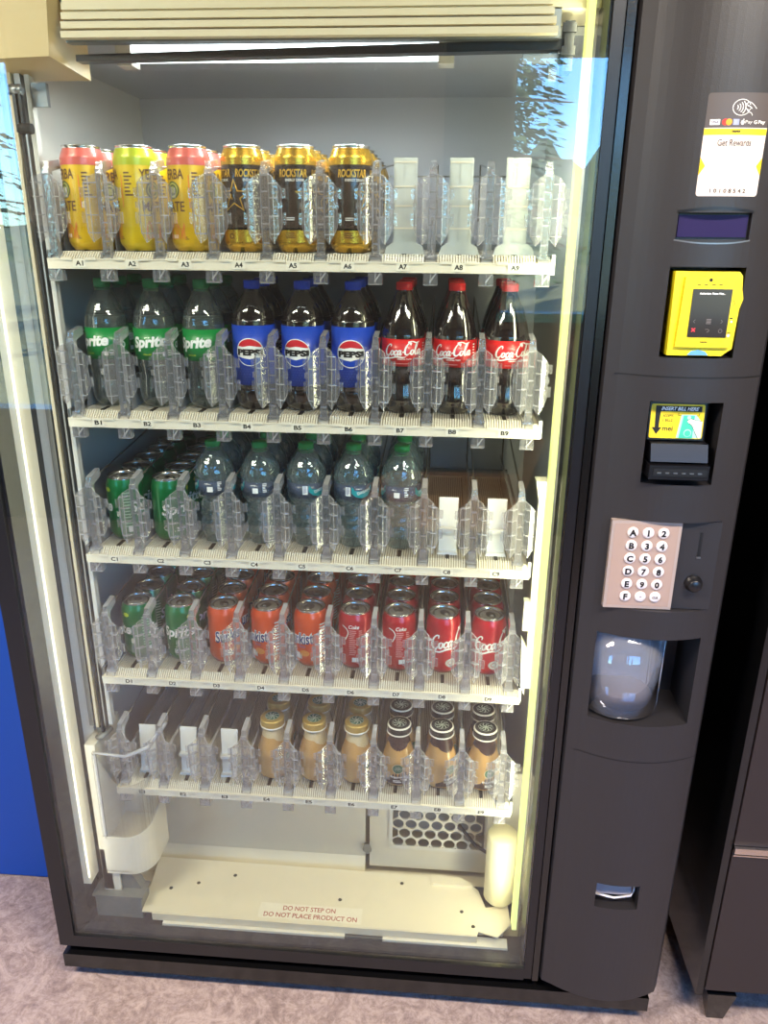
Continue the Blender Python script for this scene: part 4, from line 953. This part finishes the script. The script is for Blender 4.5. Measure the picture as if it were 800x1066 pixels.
rows = {
 0: [('pink_mate', 6, -38), ('lime_mate', 6, -72), ('pink_mate', 6, -35), ('rock', 6, -62), ('rock', 6, 2), ('rock', 6, 12)],
 1: [('sprite', 3, -24), ('sprite', 3, 0), ('sprite', 3, -14), ('pepsi', 3, -2), ('pepsi', 3, -10), ('pepsi', 3, 2), ('coke', 3, 0), ('coke', 3, -10), ('coke', 3, 16)],
 2: [('green_can', 6, -85), ('green_can', 6, 48), ('water', 4, -72), ('water', 4, -75), ('water', 4, 45), ('water', 3, 30), ('water', 4, -80)],
 3: [('green_can', 6, -72), ('green_can', 6, 0), ('orange_can', 6, 32), ('orange_can', 6, -40), ('orange_can', 6, -36), ('red_can', 6, -160), ('red_can', 6, -150), ('red_can', 6, 34), ('red_can', 6, 26)],
 4: [None, None, None, ('vanilla', 2, 70), ('vanilla', 2, 60), ('vanilla', 2, 50), ('mocha', 2, 2), ('mocha', 2, 42), ('mocha', 2, 18)]}
Y0 = {0: .056, 1: .078, 2: .080, 3: .084, 4: .068}
for row, L in rows.items():
    for c, it in enumerate(L):
        if not it: continue
        kind, n, rot = it; sp_ = {'sprite': .0785, 'pepsi': .0795, 'coke': .079, 'water': .0775, 'mocha': .068, 'vanilla': .068, 'pink_mate': .0728, 'lime_mate': .0728, 'rock': .0728}.get(kind, .0706)
        y0 = Y0[row]
        for k in range(n):
            place(kind, row, c, k, y0+k*sp_, R(rot if k == 0 else rot+random.uniform(-70, 70)))

for t in protos.values():          # the patterns themselves are not part of the scene
    for ch in list(t.children_recursive): bpy.data.objects.remove(ch)
    bpy.data.objects.remove(t)
# ================================================================== NEIGHBOURS
nb = empty('side_machine', (0, 0, 0), label='tall black machine with a chrome strip, standing right of the drink machine', cat='vending machine')
def Q(mb, name): o = mb.build(name, nb); o.location.z = ZB; return o
sx = .840
mb = MB(); mb.box(sx+.003, 1.72, -.02, .70, -1.485, .55, M['black']); Q(mb, 'cabinet_body')
mb = MB(); mb.box(sx, sx+.014, -.082, -.024, -1.475, .55, M['black']); mb.box(sx+.016, 1.72, -.086, -.03, -1.455, -1.085, M['brownblk']); mb.box(sx+.016, 1.72, -.086, -.03, -1.070, .55, M['brownblk']); mb.box(sx+.014, 1.72, -.07, -.03, -1.47, .55, M['darkpit']); Q(mb, 'front_door')
mb = MB(); mb.box(sx+.016, 1.72, -.094, -.07, -1.0845, -1.0710, M['chrome']); mb.box(sx+.016, 1.72, -.090, -.07, -1.0935, -1.0905, M['chrome']); Q(mb, 'metal_strip')
for fx in (.875, 1.66):
    mb = MB(); mb.hexa([(fx+.004, -.066, 0), (fx+.040, -.066, 0), (fx+.036, -.034, 0), (fx+.008, -.034, 0), (fx-.008, -.08, .085), (fx+.052, -.08, .085), (fx+.052, -.02, .085), (fx-.008, -.02, .085)], M['black']); mb.bevel(.003, 2)
    mb.build('foot', nb)
    mb = MB(); mb.box(fx, fx+.04, .62, .66, 0, .08, M['black']); mb.build('foot', nb)
blue = mat('blue_painted_metal', (0, 74, 168), .4)
bc = empty('blue_cabinet', (-1.1, .185, 0), label='bright blue smooth cabinet standing left of the drink machine', cat='cabinet')
mb = MB(); mb.box(-.95, .515, 0, .6, .004, 1.9, blue); mb.build('cabinet_body', bc)
mb = MB(); mb.box(-.94, .505, .004, .59, 0, .004, M['darkpit']); mb.build('base', bc)
